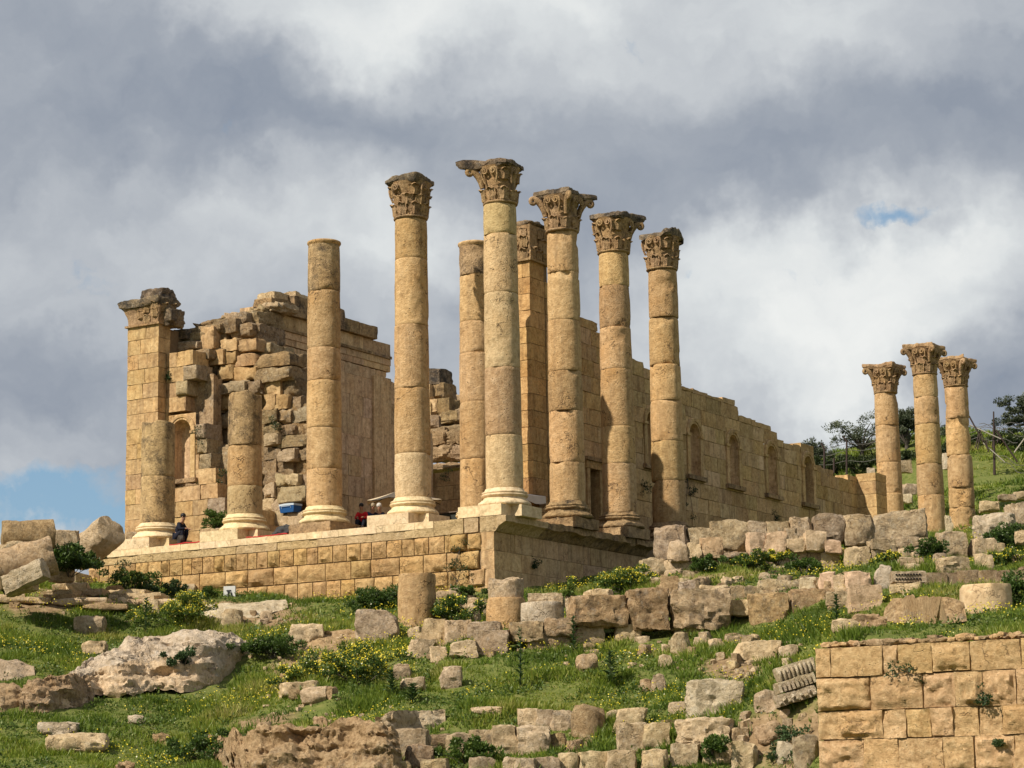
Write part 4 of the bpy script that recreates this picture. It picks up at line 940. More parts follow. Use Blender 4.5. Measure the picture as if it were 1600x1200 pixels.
part_box(iw, 'pilaster', LX, LX+.14, 26.4, 28.1, ZB, 12.3, M['ashlar_side'], 6, .01)

# ---- back wall seen between the columns, stepping down, with a lower rebuilt stretch in front of it
bw = thing('back_wall', (-26, 40, ZB), 'ruined back wall seen between the columns, dark top stones and rubble below', 'ruined wall')
for q in ((655, 577, 684, 604, 39, 'cap_crust'), (668, 600, 692, 628, 39, 'cornice'), (655, 604, 670, 630, 38.6, 'ashlar_side'), (668, 626, 682, 652, 38.5, 'ashlar_side'), (680, 624, 700, 652, 38.6, 'cornice'), (698, 618, 722, 642, 40, 'tan'), (655, 628, 672, 655, 38.4, 'ashlar_side'),
          (660, 650, 684, 672, 38, 'rubble'), (682, 642, 712, 664, 38.2, 'rubble'), (708, 638, 726, 664, 38.3, 'rubble'), (690, 662, 726, 676, 38.0, 'rubble'), (660, 670, 692, 690, 37.6, 'rubble')):
    H_(bw, *q, d=1.6, rough=.06, col=tone(rr, .1))
for q in ((658, 674, 690, 700, 36.6, 'earth'), (688, 672, 728, 698, 36.8, 'earth'), (655, 696, 700, 724, 36.0, 'earth'), (696, 694, 730, 722, 36.2, 'earth'), (655, 720, 728, 740, 35.4, 'earth')):
    H_(bw, *q, d=1.6, rough=.16, rnd=.25, col=tone(rr, .1))
aw = thing('low_wall', (-22, 33, ZB), 'pale low wall of clean squared blocks behind the parasols', 'wall')
z1 = on_Y(690, 738, 33.0)[2]; z0 = z1-4*.80
for k in range(5):
    for a, b in widths(-28+.5*(k % 2), -15, .95, 1.5): block(aw, 'F', (0, 33.0, 0), a, b, z1-(k+1)*.84, z1-k*.84, .8, M['ashlar'], 'flat', 4, gap=.014, color=(1, .98, .98))
# ------------------------------------------------------------------ loose stones, drums and dry-laid rows, each standing where its foot meets the hillside
FOOT = []                                             # (x, y, radius) kept free of grass
def stone_obj(name, x0, y0, x1, y1, mat, parent=None, D=None, depth=0.8, rnd=.20, rough=.065, n=14, yaw=None, taper=0.0, skew=0.0, chip=.25, sink=.12, tilt=0.0, col=None, freq=2.0, minh=0):
    if D is None: P, D = ground_hit((x0+x1)/2, y1)
    k = D/F_PX*1.015; w = (x1-x0)*k; h = (y1-y0)*k; d = depth*max(min(w, 2.2), h*.7)
    sd = seed(); r_ = random.Random(sd); n = max(5, min(n, int(max(x1-x0, y1-y0)/4.2)))
    a = at_D((x0+x1)/2, y1, D+d*0.35)
    Q, Fc = rock(w*1.03, d, h*(1+sink)+.02, sd, n, rnd, rough, freq, taper, skew, chip)
    yw = CAM_ROT+(r_.uniform(-.22, .22) if yaw is None else yaw)
    rot = (0, tilt, yw) if tilt else None
    me = mesh_of(name, Q, Fc, M[mat], smooth=30)
    loc = a-np.array([0, 0, h*sink])
    FOOT.append((a[0], a[1], max(w*.42, .25)))
    o = link(name, me, parent, loc-(np.array(parent.location) if parent is not None else 0), yw, col, rot)
    return o, D, h
def S(x0, y0, x1, y1, mat, label, cat='stone', name='stone', group=None, **k):
    o, D, h = stone_obj(name, x0, y0, x1, y1, mat, **k); tag(o, label, cat, group); return o
def row(root_label, px, py, rows, name='ruined_wall', cat='ruined wall'):
    """a dry-laid wall whose stones are its parts"""
    P, D = ground_hit(px, py); t = thing(name, P, root_label, cat)
    rr_ = random.Random(seed())
    for q in rows:
        x0, y0, x1, y1, mat = q[:5]; k = dict(q[5]) if len(q) > 5 else {}
        stone_obj('stone', x0, y0, x1, y1, mat, parent=t, col=tone(rr_, .12), **k)
    return t
G, T, W_, PK, RU = 'grey', 'tan', 'white', 'pink', 'rubble'
# ---- upper rubble wall: its base line lies about 88 m away
DU = 89.5
up = [(1022, 822, 1078, 874, G), (1072, 826, 1120, 852, G), (1108, 813, 1173, 865, G, dict(rnd=.3, n=14)), (1169, 814, 1200, 846, G), (1196, 816, 1234, 846, G), (1232, 809, 1270, 846, G, dict(rnd=.35)), (1270, 804, 1321, 846, G, dict(n=14)), (1316, 804, 1368, 852, G, dict(rnd=.35, n=14, col=(.85, .78, .68)))]
up = [q[:5]+(dict(D=DU+.6, depth=.9, **{k_: v_ for k_, v_ in (q[5] if len(q) > 5 else {}).items() if k_ != 'col'}),) for q in up]
mid = [(1043, 844, 1076, 876, T, dict(rnd=.4, taper=.25)), (1074, 848, 1098, 872, T), (1095, 840, 1130, 871, PK), (1096, 868, 1132, 874, G), (1166, 833, 1198, 868, PK), (1197, 831, 1231, 864, PK, dict(skew=.15)), (1222, 838, 1260, 863, T, dict(rnd=.3)), (1225, 826, 1246, 843, G), (1256, 829, 1290, 860, T, dict(rnd=.3)), (1288, 843, 1316, 865, PK, dict(rnd=.1)), (1130, 862, 1168, 872, G)]
mid = [q[:5]+(dict(D=DU-.5, depth=.8, **(q[5] if len(q) > 5 else {})),) for q in mid]
low = [(1000, 873, 1040, 906, T), (1036, 874, 1064, 908, T), (1062, 873, 1088, 905, T), (1091, 871, 1116, 893, T), (1114, 870, 1142, 892, T), (1141, 868, 1197, 890, T), (1194, 862, 1232, 882, RU), (1236, 864, 1262, 880, PK), (1258, 858, 1288, 882, RU), (1202, 877, 1236, 895, W_), (1278, 861, 1314, 889, T, dict(taper=.15)), (1088, 888, 1120, 903, RU), (1118, 888, 1150, 902, RU)]
low = [q[:5]+(dict(D=DU-.2, depth=.8, **(q[5] if len(q) > 5 else {})),) for q in low]
rr = random.Random(9)
small = []
for k in range(34):
    x = 1020+k*8.4+rr.uniform(-3, 3); y = 907-(k/34)*9+rr.uniform(-3, 4); w = rr.uniform(9, 24); h = rr.uniform(6, 13); small.append((x, y-h, x+w, y, rr.choice(('earth', 'earth', RU, T)), dict(D=DU-1.4, n=6, rnd=.35)))
row('upper tumbled wall of big grey boulders over small tan blocks, right of the podium', 1150, 897, up+mid+low+small)
# ---- loose blocks at its right end
S(1366, 799, 1449, 843, G, 'long grey slab-like boulder lying tilted on top of the rubble beside the far columns', 'boulder', 'boulder', D=DU+.6, n=16, rnd=.16, depth=.6, skew=.1, tilt=-.10)
for q in ((1357, 843, 1403, 863, G, 'flat grey block in the grass under the long tilted boulder'), (1401, 840, 1437, 857, G, 'grey block wedged below the right end of the long tilted boulder'), (1433, 841, 1459, 856, T, 'small tan block at the foot of the middle far column'),
          (1319, 854, 1357, 890, T, 'upright squarish tan block in the grass below the round brown boulder'), (1361, 855, 1386, 880, T, 'small leaning tan stone with yellow flowers at its foot'), (1400, 855, 1425, 880, T, 'pointed tan stone standing in grass left of a cube-like one'), (1423, 851, 1449, 875, T, 'cube-like tan stone in grass below the middle far column'),
          (1465, 831, 1511, 873, G, 'tall dark-sided grey block in front of the rightmost far column'), (1516, 841, 1556, 876, T, 'chunky tan block right of the rightmost far column'), (1552, 849, 1572, 871, G, 'small grey stone leaning on the chunky tan block'),
          (1466, 871, 1513, 897, G, 'low mottled grey stone under the tall dark-sided block'), (1523, 866, 1553, 894, T, 'tilted tan stone among yellow flowers'), (1586, 830, 1612, 850, T, 'tan stone at the right edge below the large grey boulder'),
          (1404, 872, 1443, 886, G, 'pale flat stone above the pierced block'), (1416, 880, 1450, 893, G, 'thin grey slab lying on the pierced block')):
    S(*q, D=DU-1.2 if q[1] < 860 else None, n=10)
S(1521, 802, 1590, 850, W_, 'large white-topped rock with a brown broken face behind the right columns', 'boulder', 'boulder', D=97, n=16, rnd=.3, rough=.12, depth=.9)
S(1571, 786, 1625, 832, G, 'large grey boulder cut by the right edge of the picture', 'boulder', 'boulder', D=98, n=16, rnd=.25, rough=.1)
S(1477, 806, 1489, 838, W_, 'white block glimpsed between the middle and right far columns', D=99, n=8)
S(1560, 806, 1586, 830, RU, 'brown rock squeezed between the white-topped rock and the grey boulder', D=98.6, n=8)
# ---- pale dressed blocks of the middle terrace
for q in ((1279, 894, 1306, 926, PK, 'pinkish upright dressed block, left of a narrow tan one', dict(rnd=.08, taper=.05)), (1302, 898, 1322, 926, T, 'narrow tan block between two pinkish dressed blocks', dict(rnd=.12)), (1321, 893, 1361, 924, PK, 'wide pinkish dressed block with a notched top', dict(rnd=.10)),
          (1362, 883, 1392, 920, W_, 'rounded whitish stone leaning left of the pierced block', dict(rnd=.35, tilt=.2)), (1249, 902, 1281, 927, W_, 'ragged whitish stone above the dark middle row', dict(rnd=.3)), (1184, 906, 1251, 932, G, 'long low grey block with a rounded right end', dict(rnd=.25)),
          (1139, 916, 1164, 944, G, 'grey upright block above a hollow, left of its twin', dict(rnd=.1)), (1162, 915, 1187, 940, G, 'grey stone with a curved side above a hollow', dict(rnd=.15)), (1327, 916, 1377, 954, 'pink', 'big pale pitted block with a sharp right corner', dict(rnd=.06, rough=.04, n=14)), (1291, 924, 1329, 952, G, 'grey-tan block left of the big pale pitted one', dict(rnd=.15))):
    S(*q[:6], **q[6])
# pierced block: black plugs on its face paint the shade in two rows of holes
P, D = ground_hit(1418, 928); k = 82/F_PX
def dressed(label, x0, y0, x1, y1, D, mat, holes=None, cat='block', lower=None, yaw=0, col=None):
    k = D/F_PX; w = (x1-x0)*k; h = (y1-y0)*k; a = at_D((x0+x1)/2, y1, D+.3); t = thing('carved_block' if holes else 'dressed_block', a, label, cat, rz=CAM_ROT+yaw)
    Q, Fc = rock(w, .7, h, seed(), 12, .05, .025, 2.5); link('body', mesh_of('body', Q, Fc, M[mat], smooth=40), t, (0, 0, 0), color=col)
    if holes:
        for i in range(holes[0]):
            for j in range(holes[1]):
                V, F2 = lathe([(.028, 0), (.034, .03), (.034, .05)], 8); V = V[:, [0, 2, 1]]*np.array([1.15, 1, 1]); link('hole', mesh_of('hole', V, F2, M['black']), t, (-w*.36+w*.66*i/(holes[0]-1), -.372, h*(.32+.36*j)))
    FOOT.append((a[0], a[1], w*.45)); return t
dressed('grey carved block pierced by two rows of small dark holes', 1391, 893, 1446, 912, ground_hit(1418, 929)[1], G, (9, 2))
S(1391, 911, 1441, 930, T, 'tan slab on which the pierced block lies', rnd=.06)
g = 'dressed grey blocks in a line behind the standing drum'
for q in ((1444, 896, 1477, 920, 'grey dressed block at the left end of the line behind the drum, tilted', .1), (1475, 896, 1499, 919, 'short dark dressed block next to the tilted one', 0), (1497, 892, 1528, 916, 'square grey dressed block, left of a joint twin above the drum', 0), (1527, 892, 1557, 916, 'square grey dressed block directly above the drum', 0), (1556, 894, 1566, 916, 'narrow slip of dark stone in the line of dressed blocks', 0), (1564, 892, 1596, 918, 'darker grey dressed block with a chipped left edge near the right border', 0), (1594, 887, 1625, 914, 'lumpy grey stone ending the line of dressed blocks at the right border', .1)):
    o = S(*q[:4], G, q[4], 'block', 'dressed_block', g, rnd=.06, rough=.02, yaw=.05+q[5], chip=.1, col=(.78, .74, .70))
# ---- middle row of large dark-topped ashlars on supports
DM = 80.5
for q in ((890, 930, 981, 978, RU, 'long pitted brown block at the left end of the big middle row', dict(n=18, rough=.09)), (980, 920, 1046, 980, RU, 'tall pitted block second in the big middle row', dict(n=16, rough=.09)), (1045, 921, 1142, 984, G, 'largest block of the middle row, grey with white lichen and pits', dict(n=20, rough=.10)),
          (1170, 928, 1236, 977, RU, 'block with a black stained upper left corner, right of the hollow', dict(n=16, rough=.06)), (1234, 920, 1302, 979, RU, 'big dark streaked block at the right end of the middle row', dict(n=16, rough=.06, taper=.04))):
    S(*q[:6], 'block', 'stone_block', D=DM, rnd=.10, depth=.7, chip=.4, col=(.95, .9, .82), **q[6])
for q in ((898, 976, 942, 1006, T, 'warm tan support stone under the long pitted block'), (960, 977, 1002, 1004, T, 'support stone beside a dark gap under the tall pitted block'), (1052, 982, 1104, 1004, RU, 'dark support stone under the largest lichen block'), (1102, 985, 1138, 1008, T, 'small support stone below the right end of the lichen block'), (1176, 977, 1238, 1010, T, 'support stone under the block with the black stained corner'), (1230, 979, 1292, 1008, T, 'support stone under the dark streaked block'), (940, 978, 962, 1003, 'black', 'dark recess stone between two support stones')):
    if q[4] == 'black': continue
    S(*q, D=DM+.2, rnd=.12)
S(1138, 938, 1173, 962, T, 'tan stone bridging the hollow in the middle row', D=DM+.4, rnd=.15); S(1139, 957, 1180, 1000, G, 'smooth greenish grey slab at the back of the hollow', 'slab', 'stone_slab', D=DM+1.0, rnd=.04, rough=.01, col=(.62, .70, .60), chip=0)
S(884, 931, 914, 962, T, 'pale tan stone peeping out behind the long pitted block', D=DM+1.4); S(912, 921, 957, 936, T, 'low tan stone on top of the long pitted block', D=DM+.9, rnd=.3); S(826, 928, 882, 948, G, 'grey slab behind the white drum slice', D=DM+2.2)
S(1060, 908, 1085, 926, W_, 'small white stone behind the largest lichen block', D=DM+1.4); S(1030, 902, 1062, 924, 'earth', 'rough earthy stone above the tall pitted block', D=DM+2.2); S(1095, 915, 1140, 928, T, 'flat tan stone behind the top of the lichen block', D=DM+1.3)
S(1240, 972, 1300, 1045, G, 'leaning dark slab above the carved fragment', 'slab', 'stone_slab', D=77.5, rnd=.12, skew=.25, depth=.4, n=12, col=(.8, .76, .68))
# ---- column drums
def drum_thing(label, x0, y0, x1, y1, D=None, mat='shaft_crust', lie=None, col=None, chips=1.2, name='column_drum', sd_=None, top=None):
    if D is None: P, D = ground_hit((x0+x1)/2, y1)
    k = D/F_PX; w = (x1-x0)*k; h = (y1-y0)*k; sd = sd_ or seed()
    a = at_D((x0+x1)/2, y1, D+w*.45)
    P, Fc = drum_mesh(w/2, w/2*.99, h*1.06, sd, 56, chips, .5)
    if top: P[:, 2] += (P[:, 2] > h*.7)*top*fbm(P*1.6+sd, 3, sd)
    o = link(name, mesh_of(name, P, Fc, M[mat], smooth=40), None, a-np.array([0, 0, h*.06]), color=col); FOOT.append((a[0], a[1], w*.5)); return tag(o, label, 'column drum')
drum_thing('tall standing drum with black streaks, alone in the grass below the podium', 622, 897, 682, 980, mat='shaft', col=(.80, .80, .80), chips=.8)
drum_thing('broad standing drum on the grass above the orange wall', 1502, 914, 1583, 976, D=69.5, mat='shaft_pale', col=(.78, .74, .68), chips=1.4)
drum_thing('mottled standing drum carrying a thick broken slice', 760, 935, 823, 995, D=84.2, mat='shaft', col=(.88, .85, .82), chips=1.6)
drum_thing('thick broken slice of a drum lying on the mottled drum', 763, 906, 819, 938, D=84.3, mat='grey', chips=2, top=.25)
drum_thing('low white drum slice beside the mottled drum', 814, 942, 882, 978, D=82.2, mat='white', chips=1.2)
drum_thing('small squat drum in the lower terrace row', 893, 1108, 946, 1150, mat='grey', chips=2, top=.2, col=(.9, .84, .74))
def lying(label, cx, cy, D, r, L, axis, mat, col=None, sd_=1, cat='column drum'):
    """a fallen drum; axis = direction of its length in (right, away, up)"""
    P, Fc = drum_mesh(r, r*.97, L, sd_, 52, 1.8, 1.0); P[:, 2] -= L/2; P += .05*fbm(P*1.4+sd_, 3, sd_)[:, None]*P/max(r, .1)
    ax = RH*axis[0]+FH*axis[1]+np.array([0, 0, axis[2]]); q = Vector(ax).to_track_quat('Z', 'Y')
    o = link('fallen_drum', mesh_of('fallen_drum', P, Fc, M[mat], smooth=45), None, at_D(cx, cy, D), rot=q.to_euler(), color=col); return tag(o, label, cat)
lying('fallen drum lying on top of the heap at the left edge, its end facing left', 44, 838, 92, .68, 2.05, (.93, .22, .05), G, (.80, .72, .60), 41)
lying('fallen drum at the left edge under the topmost one, sloping up to the right', 38, 880, 89.5, .80, 2.3, (.90, .30, .28), G, (.90, .84, .76), 42)
lying('tilted fallen drum with a hole in its end, next to the podium', 150, 848, 96, .74, 2.1, (-.70, .55, -.38), W_, (.92, .86, .74), 43)
S(64, 828, 124, 872, G, 'grey rock behind the fallen drums at the left edge', 'boulder', 'boulder', D=93.5, rnd=.25, n=14)
S(76, 858, 116, 905, G, 'shadowed stone between the two heaps of fallen drums', D=93, rnd=.25)
S(0, 846, 40, 866, G, 'pale stone wedged between the two left fallen drums', D=91, rnd=.3)
S(14, 884, 82, 915, W_, 'tilted white layered slab leaning on the fallen drums', 'slab', 'stone_slab', D=88.3, rnd=.12, rough=.07, skew=.1, depth=.7, tilt=-.42, n=16)
S(12, 905, 60, 926, T, 'tan block under the tilted white slab', D=88.8, rnd=.15, tilt=-.2)
# steps of worn ledges at the podium's left end
st = thing('worn_steps', ground_hit(120, 930)[0], 'worn flight of low stone ledges at the left end of the podium', 'steps')
for q in ((78, 893, 134, 914), (84, 912, 140, 924), (104, 914, 134, 926), (80, 923, 124, 932), (78, 930, 126, 942), (122, 922, 168, 932), (92, 938, 178, 948), (168, 917, 194, 930), (172, 924, 236, 936), (180, 930, 262, 942), (130, 946, 200, 956), (30, 935, 80, 944), (-10, 930, 40, 942), (205, 940, 300, 950)):
    stone_obj('ledge', *q, 'earth' if rr.random() < .4 else T, parent=st, rnd=.18, depth=1.4, n=8, rough=.05, sink=.3)
# ---- blocks and stones of the meadow
for q in ((555, 953, 623, 1004, G, 'lying grey half drum left of the tall standing drum', dict(rnd=.3, n=15, depth=.7)), (550, 953, 566, 972, G, 'small grey stone on the shoulder of the lying half drum', dict(D=93, rnd=.4)), (681, 924, 716, 945, T, 'square tan block at the podium foot, right of the tall drum', dict(rnd=.06)), (727, 935, 751, 962, T, 'rounded tan stone below the podium corner', dict(rnd=.35)), (749, 944, 769, 962, T, 'small tan stone leaning on the mottled drum', dict(rnd=.3)),
          (657, 968, 696, 1014, T, 'pointed upright block with a slanting side, left of the low row', dict(rnd=.06, taper=.22, skew=.1)), (695, 970, 735, 1006, T, 'squared block in the low row under the mottled drum', dict(rnd=.10)), (730, 972, 784, 1004, G, 'wide grey block in the low row, mossy in front', dict(rnd=.12)), (742, 985, 796, 1022, G, 'block with a scooped right side in front of the low row', dict(rnd=.14, n=14)), (641, 1000, 676, 1028, T, 'low wedge of stone at the foot of the pointed block', dict(rnd=.15, skew=.3)), (672, 1010, 698, 1034, T, 'small block with a round hole in the grass', dict(rnd=.08)), (703, 1001, 748, 1028, T, 'worn block half sunk in grass, left of the scooped one', dict(rnd=.22)),
          (795, 971, 852, 1003, RU, 'brown block under the white drum slice', dict(rnd=.12, D=80.2)), (851, 966, 901, 995, RU, 'brown block right of the white drum slice', dict(rnd=.12, D=80.2)), (822, 992, 887, 1018, RU, 'dark flat slab lying aslant in the grass', dict(rnd=.1, skew=.1)),
          (613, 1038, 643, 1064, G, 'round grey stone above a flat one in the flowering meadow', dict(rnd=.35)), (626, 1059, 665, 1084, G, 'flat grey stone with a white top in the flowering meadow', dict(rnd=.3)), (687, 1042, 723, 1076, G, 'dark domed stone right of the two meadow stones', dict(rnd=.4)), (438, 1066, 482, 1088, T, 'half buried pale block left of the yellow bushes', dict(rnd=.2)), (470, 1074, 514, 1099, T, 'knobbly tan stone under the half buried pale block', dict(rnd=.3)), (476, 1064, 500, 1084, G, 'small grey stone behind the knobbly tan one', dict(rnd=.35)),
          (448, 976, 506, 1010, T, 'twin humped boulder beside the footpath', dict(rnd=.35)), (344, 952, 379, 982, G, 'grey boulder on the pale path under the white panel', dict(rnd=.4)), (118, 963, 166, 994, G, 'flat mottled rock in the meadow above the big outcrop', dict(rnd=.3)), (130, 1002, 168, 1024, T, 'small brown stone left of the big outcrop', dict(rnd=.25)),
          (60, 1129, 122, 1150, W_, 'thin white slab in the lower left meadow', dict(rnd=.2, depth=.9)), (74, 1146, 168, 1176, T, 'low sloping tan rock under the thin white slab', dict(rnd=.35, depth=.8)), (200, 1118, 226, 1132, W_, 'small pale stone in the middle of the left meadow', dict(rnd=.35)),
          (1073, 1062, 1163, 1120, W_, 'big white block with a dark hollow in its front', dict(rnd=.2, n=22, rough=.10, depth=.7, skew=.06)), (1044, 1097, 1092, 1119, T, 'low tan stone at the left foot of the big white block', dict(rnd=.25)), (1179, 1079, 1217, 1112, G, 'smooth round grey stone between the white block and the carved fragment', dict(rnd=.5)),
          (1049, 989, 1080, 1024, G, 'leaning rounded stone in the grass under the lichen block', dict(rnd=.35, taper=.2)), (1084, 996, 1112, 1016, T, 'flat tan stone in the grass under the lichen block', dict(rnd=.3)), (1108, 999, 1132, 1020, T, 'brown stone right of the flat tan one', dict(rnd=.3)), (1134, 994, 1184, 1012, G, 'long pale slab in front of the hollow', dict(rnd=.15)), (1150, 1001, 1216, 1034, T, 'curved slab rising to the right under the middle row', dict(rnd=.25, skew=.3, rough=.08)), (1217, 1009, 1248, 1030, T, 'tan stone with a knobbly top left of the leaning slab', dict(rnd=.25)),
          (1029, 1023, 1051, 1044, G, 'small greyish stone in the tall grass', dict(rnd=.3)), (1017, 1054, 1042, 1084, G, 'pointed grey stone in the tall grass', dict(rnd=.3, taper=.3)), (900, 1022, 934, 1052, RU, 'brown lump of stone among spiky plants', dict(rnd=.35)), (998, 1062, 1018, 1080, RU, 'small brown stone left of the pointed grey one', dict(rnd=.35)),
          (809, 1108, 842, 1138, T, 'upright tan stone at the left end of the terrace row', dict(rnd=.2)), (836, 1110, 872, 1138, G, 'grey block in the terrace row, next to the upright tan stone', dict(rnd=.25)), (860, 1111, 900, 1142, G, 'second grey block in the terrace row, left of the squat drum', dict(rnd=.25)), (963, 1108, 1007, 1142, T, 'wedge-shaped stone rising to the right, right of the squat drum', dict(rnd=.15, skew=.3)), (948, 1110, 980, 1126, G, 'flat grey stone behind the wedge-shaped one', dict(rnd=.3)), (736, 1104, 796, 1118, T, 'strip of flat pale rock in the green terrace', dict(rnd=.3)),
          (1180, 1128, 1228, 1164, 'earth', 'earthy boulder under the carved fragment', dict(rnd=.35, rough=.12)), (1213, 1160, 1242, 1196, W_, 'round white stone in weeds near the orange wall', dict(rnd=.45)), (1240, 1150, 1280, 1202, G, 'grey rock against the left edge of the orange wall', dict(rnd=.3)), (1143, 1138, 1170, 1164, G, 'grey stone right of the long tan terrace block', dict(rnd=.25)),
          (1300, 968, 1345, 992, T, 'low white stone on the grass behind the corner of the orange wall', dict(rnd=.35, D=70)), (1330, 960, 1385, 984, 'earth', 'heap of thin stones behind the orange wall', dict(rnd=.2, D=71.5, rough=.12)),
          (1530, 783, 1562, 800, T, 'tan stone on the green slope right of the far columns', dict(rnd=.25, D=132)), (1355, 731, 1368, 745, W_, 'pale stone on the slope behind the rear wall corner', dict(D=160)), (1404, 719, 1424, 738, G, 'grey block on the slope between the left and middle far columns', dict(D=160, rnd=.15)), (1410, 756, 1434, 772, G, 'flat grey stone on the slope between the left and middle far columns', dict(D=150, skew=.3)), (1410, 772, 1426, 786, W_, 'little white stone low between the left and middle far columns', dict(D=146)), (1584, 768, 1602, 780, T, 'tan slab at the right edge of the green slope', dict(D=136)), (1472, 708, 1484, 732, W_, 'pale block between the middle and right far columns', dict(D=160)), (1560, 772, 1588, 783, G, 'low stones in the grass of the right slope', dict(D=134))):
    S(*q[:6], **q[6])
# rock that breaks out of the slope: a skin between a lower and an upper edge, bedded and fissured, closed behind
def outcrop(label, top, bot, mat, lean=1.0, rough=.16, bulge=.25, bed=.3, seed_=1, nu=64, nv=26, thing_=None, name='rock_outcrop', cat='rock outcrop', col=None, low=None, under=None):
    tx, ty = np.array(top, float).T; bx, by = np.array(bot, float).T; u = np.linspace(0, 1, nu)
    xs_t = np.interp(u, np.linspace(0, 1, len(tx)), tx); ys_t = np.interp(u, np.linspace(0, 1, len(tx)), ty); xs_b = np.interp(u, np.linspace(0, 1, len(bx)), bx); ys_b = np.interp(u, np.linspace(0, 1, len(bx)), by)
    A = []; DD = np.array([ground_hit(xs_b[i], min(ys_b[i], 1230))[1] for i in range(nu)]); kk = np.ones(13)/13; DD = np.convolve(np.pad(DD, 6, mode='edge'), kk, 'valid')
    for i in range(nu):
        D = DD[i]; b = at_D(xs_b[i], ys_b[i], D-.15); hh = max(ys_b[i]-ys_t[i], 1)*D/F_PX; t = at_D(xs_t[i], ys_t[i], D+hh*lean); A.append((b, t, hh))
    V = []
    for k in range(nv+4):
        for b, t, hh in A:
            if k <= nv:
                f = k/nv; p = b*(1-f)+t*f; p = p-FH*bulge*hh*math.sin(math.pi*f)**.8+np.array([0, 0, .22*hh*math.sin(math.pi*f)*lean*.5])
            else: g_ = (k-nv)/3; p = t+FH*(.5+1.4*g_)-np.array([0, 0, 1.6*g_*(hh+.3)])
            V.append(p)
    V = np.array(V); off = seed_*7.7
    d = rough*(.8*fbm(V*.9+off, 3, seed_)+.42*fbm(V*np.array([2.6, 2.6, 4.5])+off, 4, seed_+2, .6))-rough*.45*np.clip(1-np.abs(fbm(V*np.array([.6, .6, 1.6])+off+9, 2, seed_+4))/.07, 0, 1)-.45*rough*np.clip(fbm(V*1.7+off+3, 2, seed_+7)-.35, 0, 1)*2
    nrm = -FH*.8+np.array([0, 0, .6]); V = V+nrm*d[:, None]
    V = V-FH*(bed*.28*fbm(V*np.array([.35, .35, 3.2])+off, 3, seed_+5))[:, None]
    if under:
        for i in range(nu):
            g_ = max(0, 1-abs((i/(nu-1)-under[0])/under[1])**2)
            for k in range(int(nv*.5)): V[k*nu+i] += FH*under[2]*g_*(1-k/(nv*.5))**.6
    Fc = [];  n_ = nv+4
    for k in range(n_-1):
        for i in range(nu-1): a = k*nu+i; Fc.append((a, a+1, a+nu+1, a+nu))
    Fc.append(tuple(k*nu for k in range(n_))); Fc.append(tuple(k*nu+nu-1 for k in range(n_))[::-1])
    c = V[:nu*nv].mean(0); c[2] = V[:, 2].min(); me = mesh_of(name, V-c, Fc, [M[mat], M[low or mat]], smooth=34)
    if low:
        nz_ = fbm(V*.7+off+40, 3, seed_+20); me.polygons.foreach_set('material_index', np.array([1 if (f[0]//nu)/nv < .34+.26*nz_[f[0]] else 0 for f in Fc], np.int32))
    for b, t, hh in A[::2]:
        for f in (.1, .5, .9): p = b*(1-f)+t*f; FOOT.append((p[0], p[1], max(.22, hh*lean*.2)))
    if thing_ is not None: return link('rock', me, thing_, c-np.array(thing_.location), color=col)
    return tag(link(name, me, None, c, color=col), label, cat)
outcrop('huge pale rock outcrop in the left meadow, creamy on top and tan below', [(96, 1062), (112, 1046), (140, 1034), (165, 1012), (205, 1000), (240, 990), (290, 983), (340, 983), (372, 990), (394, 1004)], [(92, 1108), (122, 1106), (150, 1088), (185, 1092), (220, 1086), (250, 1081), (285, 1084), (335, 1078), (366, 1052), (396, 1012)], 'white', 1.25, .25, .20, .5, 3, 120, 44, low='tan', under=(.84, .17, .75))
outcrop('brown hollowed rock at the left foot of the pale outcrop', [(36, 1068), (60, 1058), (90, 1052), (118, 1048), (140, 1056)], [(30, 1112), (60, 1114), (92, 1112), (122, 1110), (146, 1098)], 'earth', .7, .24, .10, .4, 5, 60, 30, low='rubble', under=(.68, .28, .8))
outcrop('tan rock cut by the left edge, a dark crack under it', [(-40, 1034), (0, 1030), (30, 1032), (52, 1040)], [(-40, 1066), (0, 1064), (30, 1060), (54, 1054)], 'white', 1.0, .12, .15, .4, 7, 36, 16, col=(.86, .80, .72))
outcrop('lower tan rock at the left edge below the crack', [(-40, 1068), (0, 1066), (20, 1066), (36, 1074)], [(-40, 1118), (0, 1114), (22, 1108), (40, 1100)], 'earth', .8, .18, .15, .4, 9, 30, 18)
outcrop('flat pale ledge of rock along the path under the podium', [(296, 950), (330, 945), (370, 944), (410, 940), (446, 938)], [(300, 958), (335, 966), (375, 968), (415, 962), (450, 950)], 'white', 3.0, .10, .05, .3, 11, 50, 14)
outcrop('bare tan rock of the footpath left of the lying half drum', [(470, 1002), (490, 990), (515, 984), (545, 982), (560, 986)], [(466, 1012), (490, 1018), (515, 1012), (540, 1002), (562, 996)], 'earth', 2.5, .10, .05, .3, 13, 40, 14)
outcrop('overhanging rock with a white ragged top above the earth bank', [(586, 1122), (612, 1112), (645, 1109), (675, 1107), (695, 1106)], [(592, 1162), (612, 1176), (640, 1150), (672, 1140), (696, 1126)], 'white', .5, .16, -.05, .5, 15, 50, 20, col=(.93, .90, .84))
outcrop('crumbling brown earth face between the pale pitted block and the broad standing drum', [(1383, 950), (1395, 936), (1430, 930), (1470, 932), (1506, 940)], [(1380, 968), (1400, 974), (1440, 974), (1480, 974), (1510, 972)], 'earth', .6, .10, .05, .4, 23, 70, 24, name='earth_bank', low='rubble', cat='earth bank')
bank = thing('earth_bank', ground_hit(500, 1190)[0], 'crumbling tan earth bank with ribs of rock at the bottom of the slope', 'earth bank')
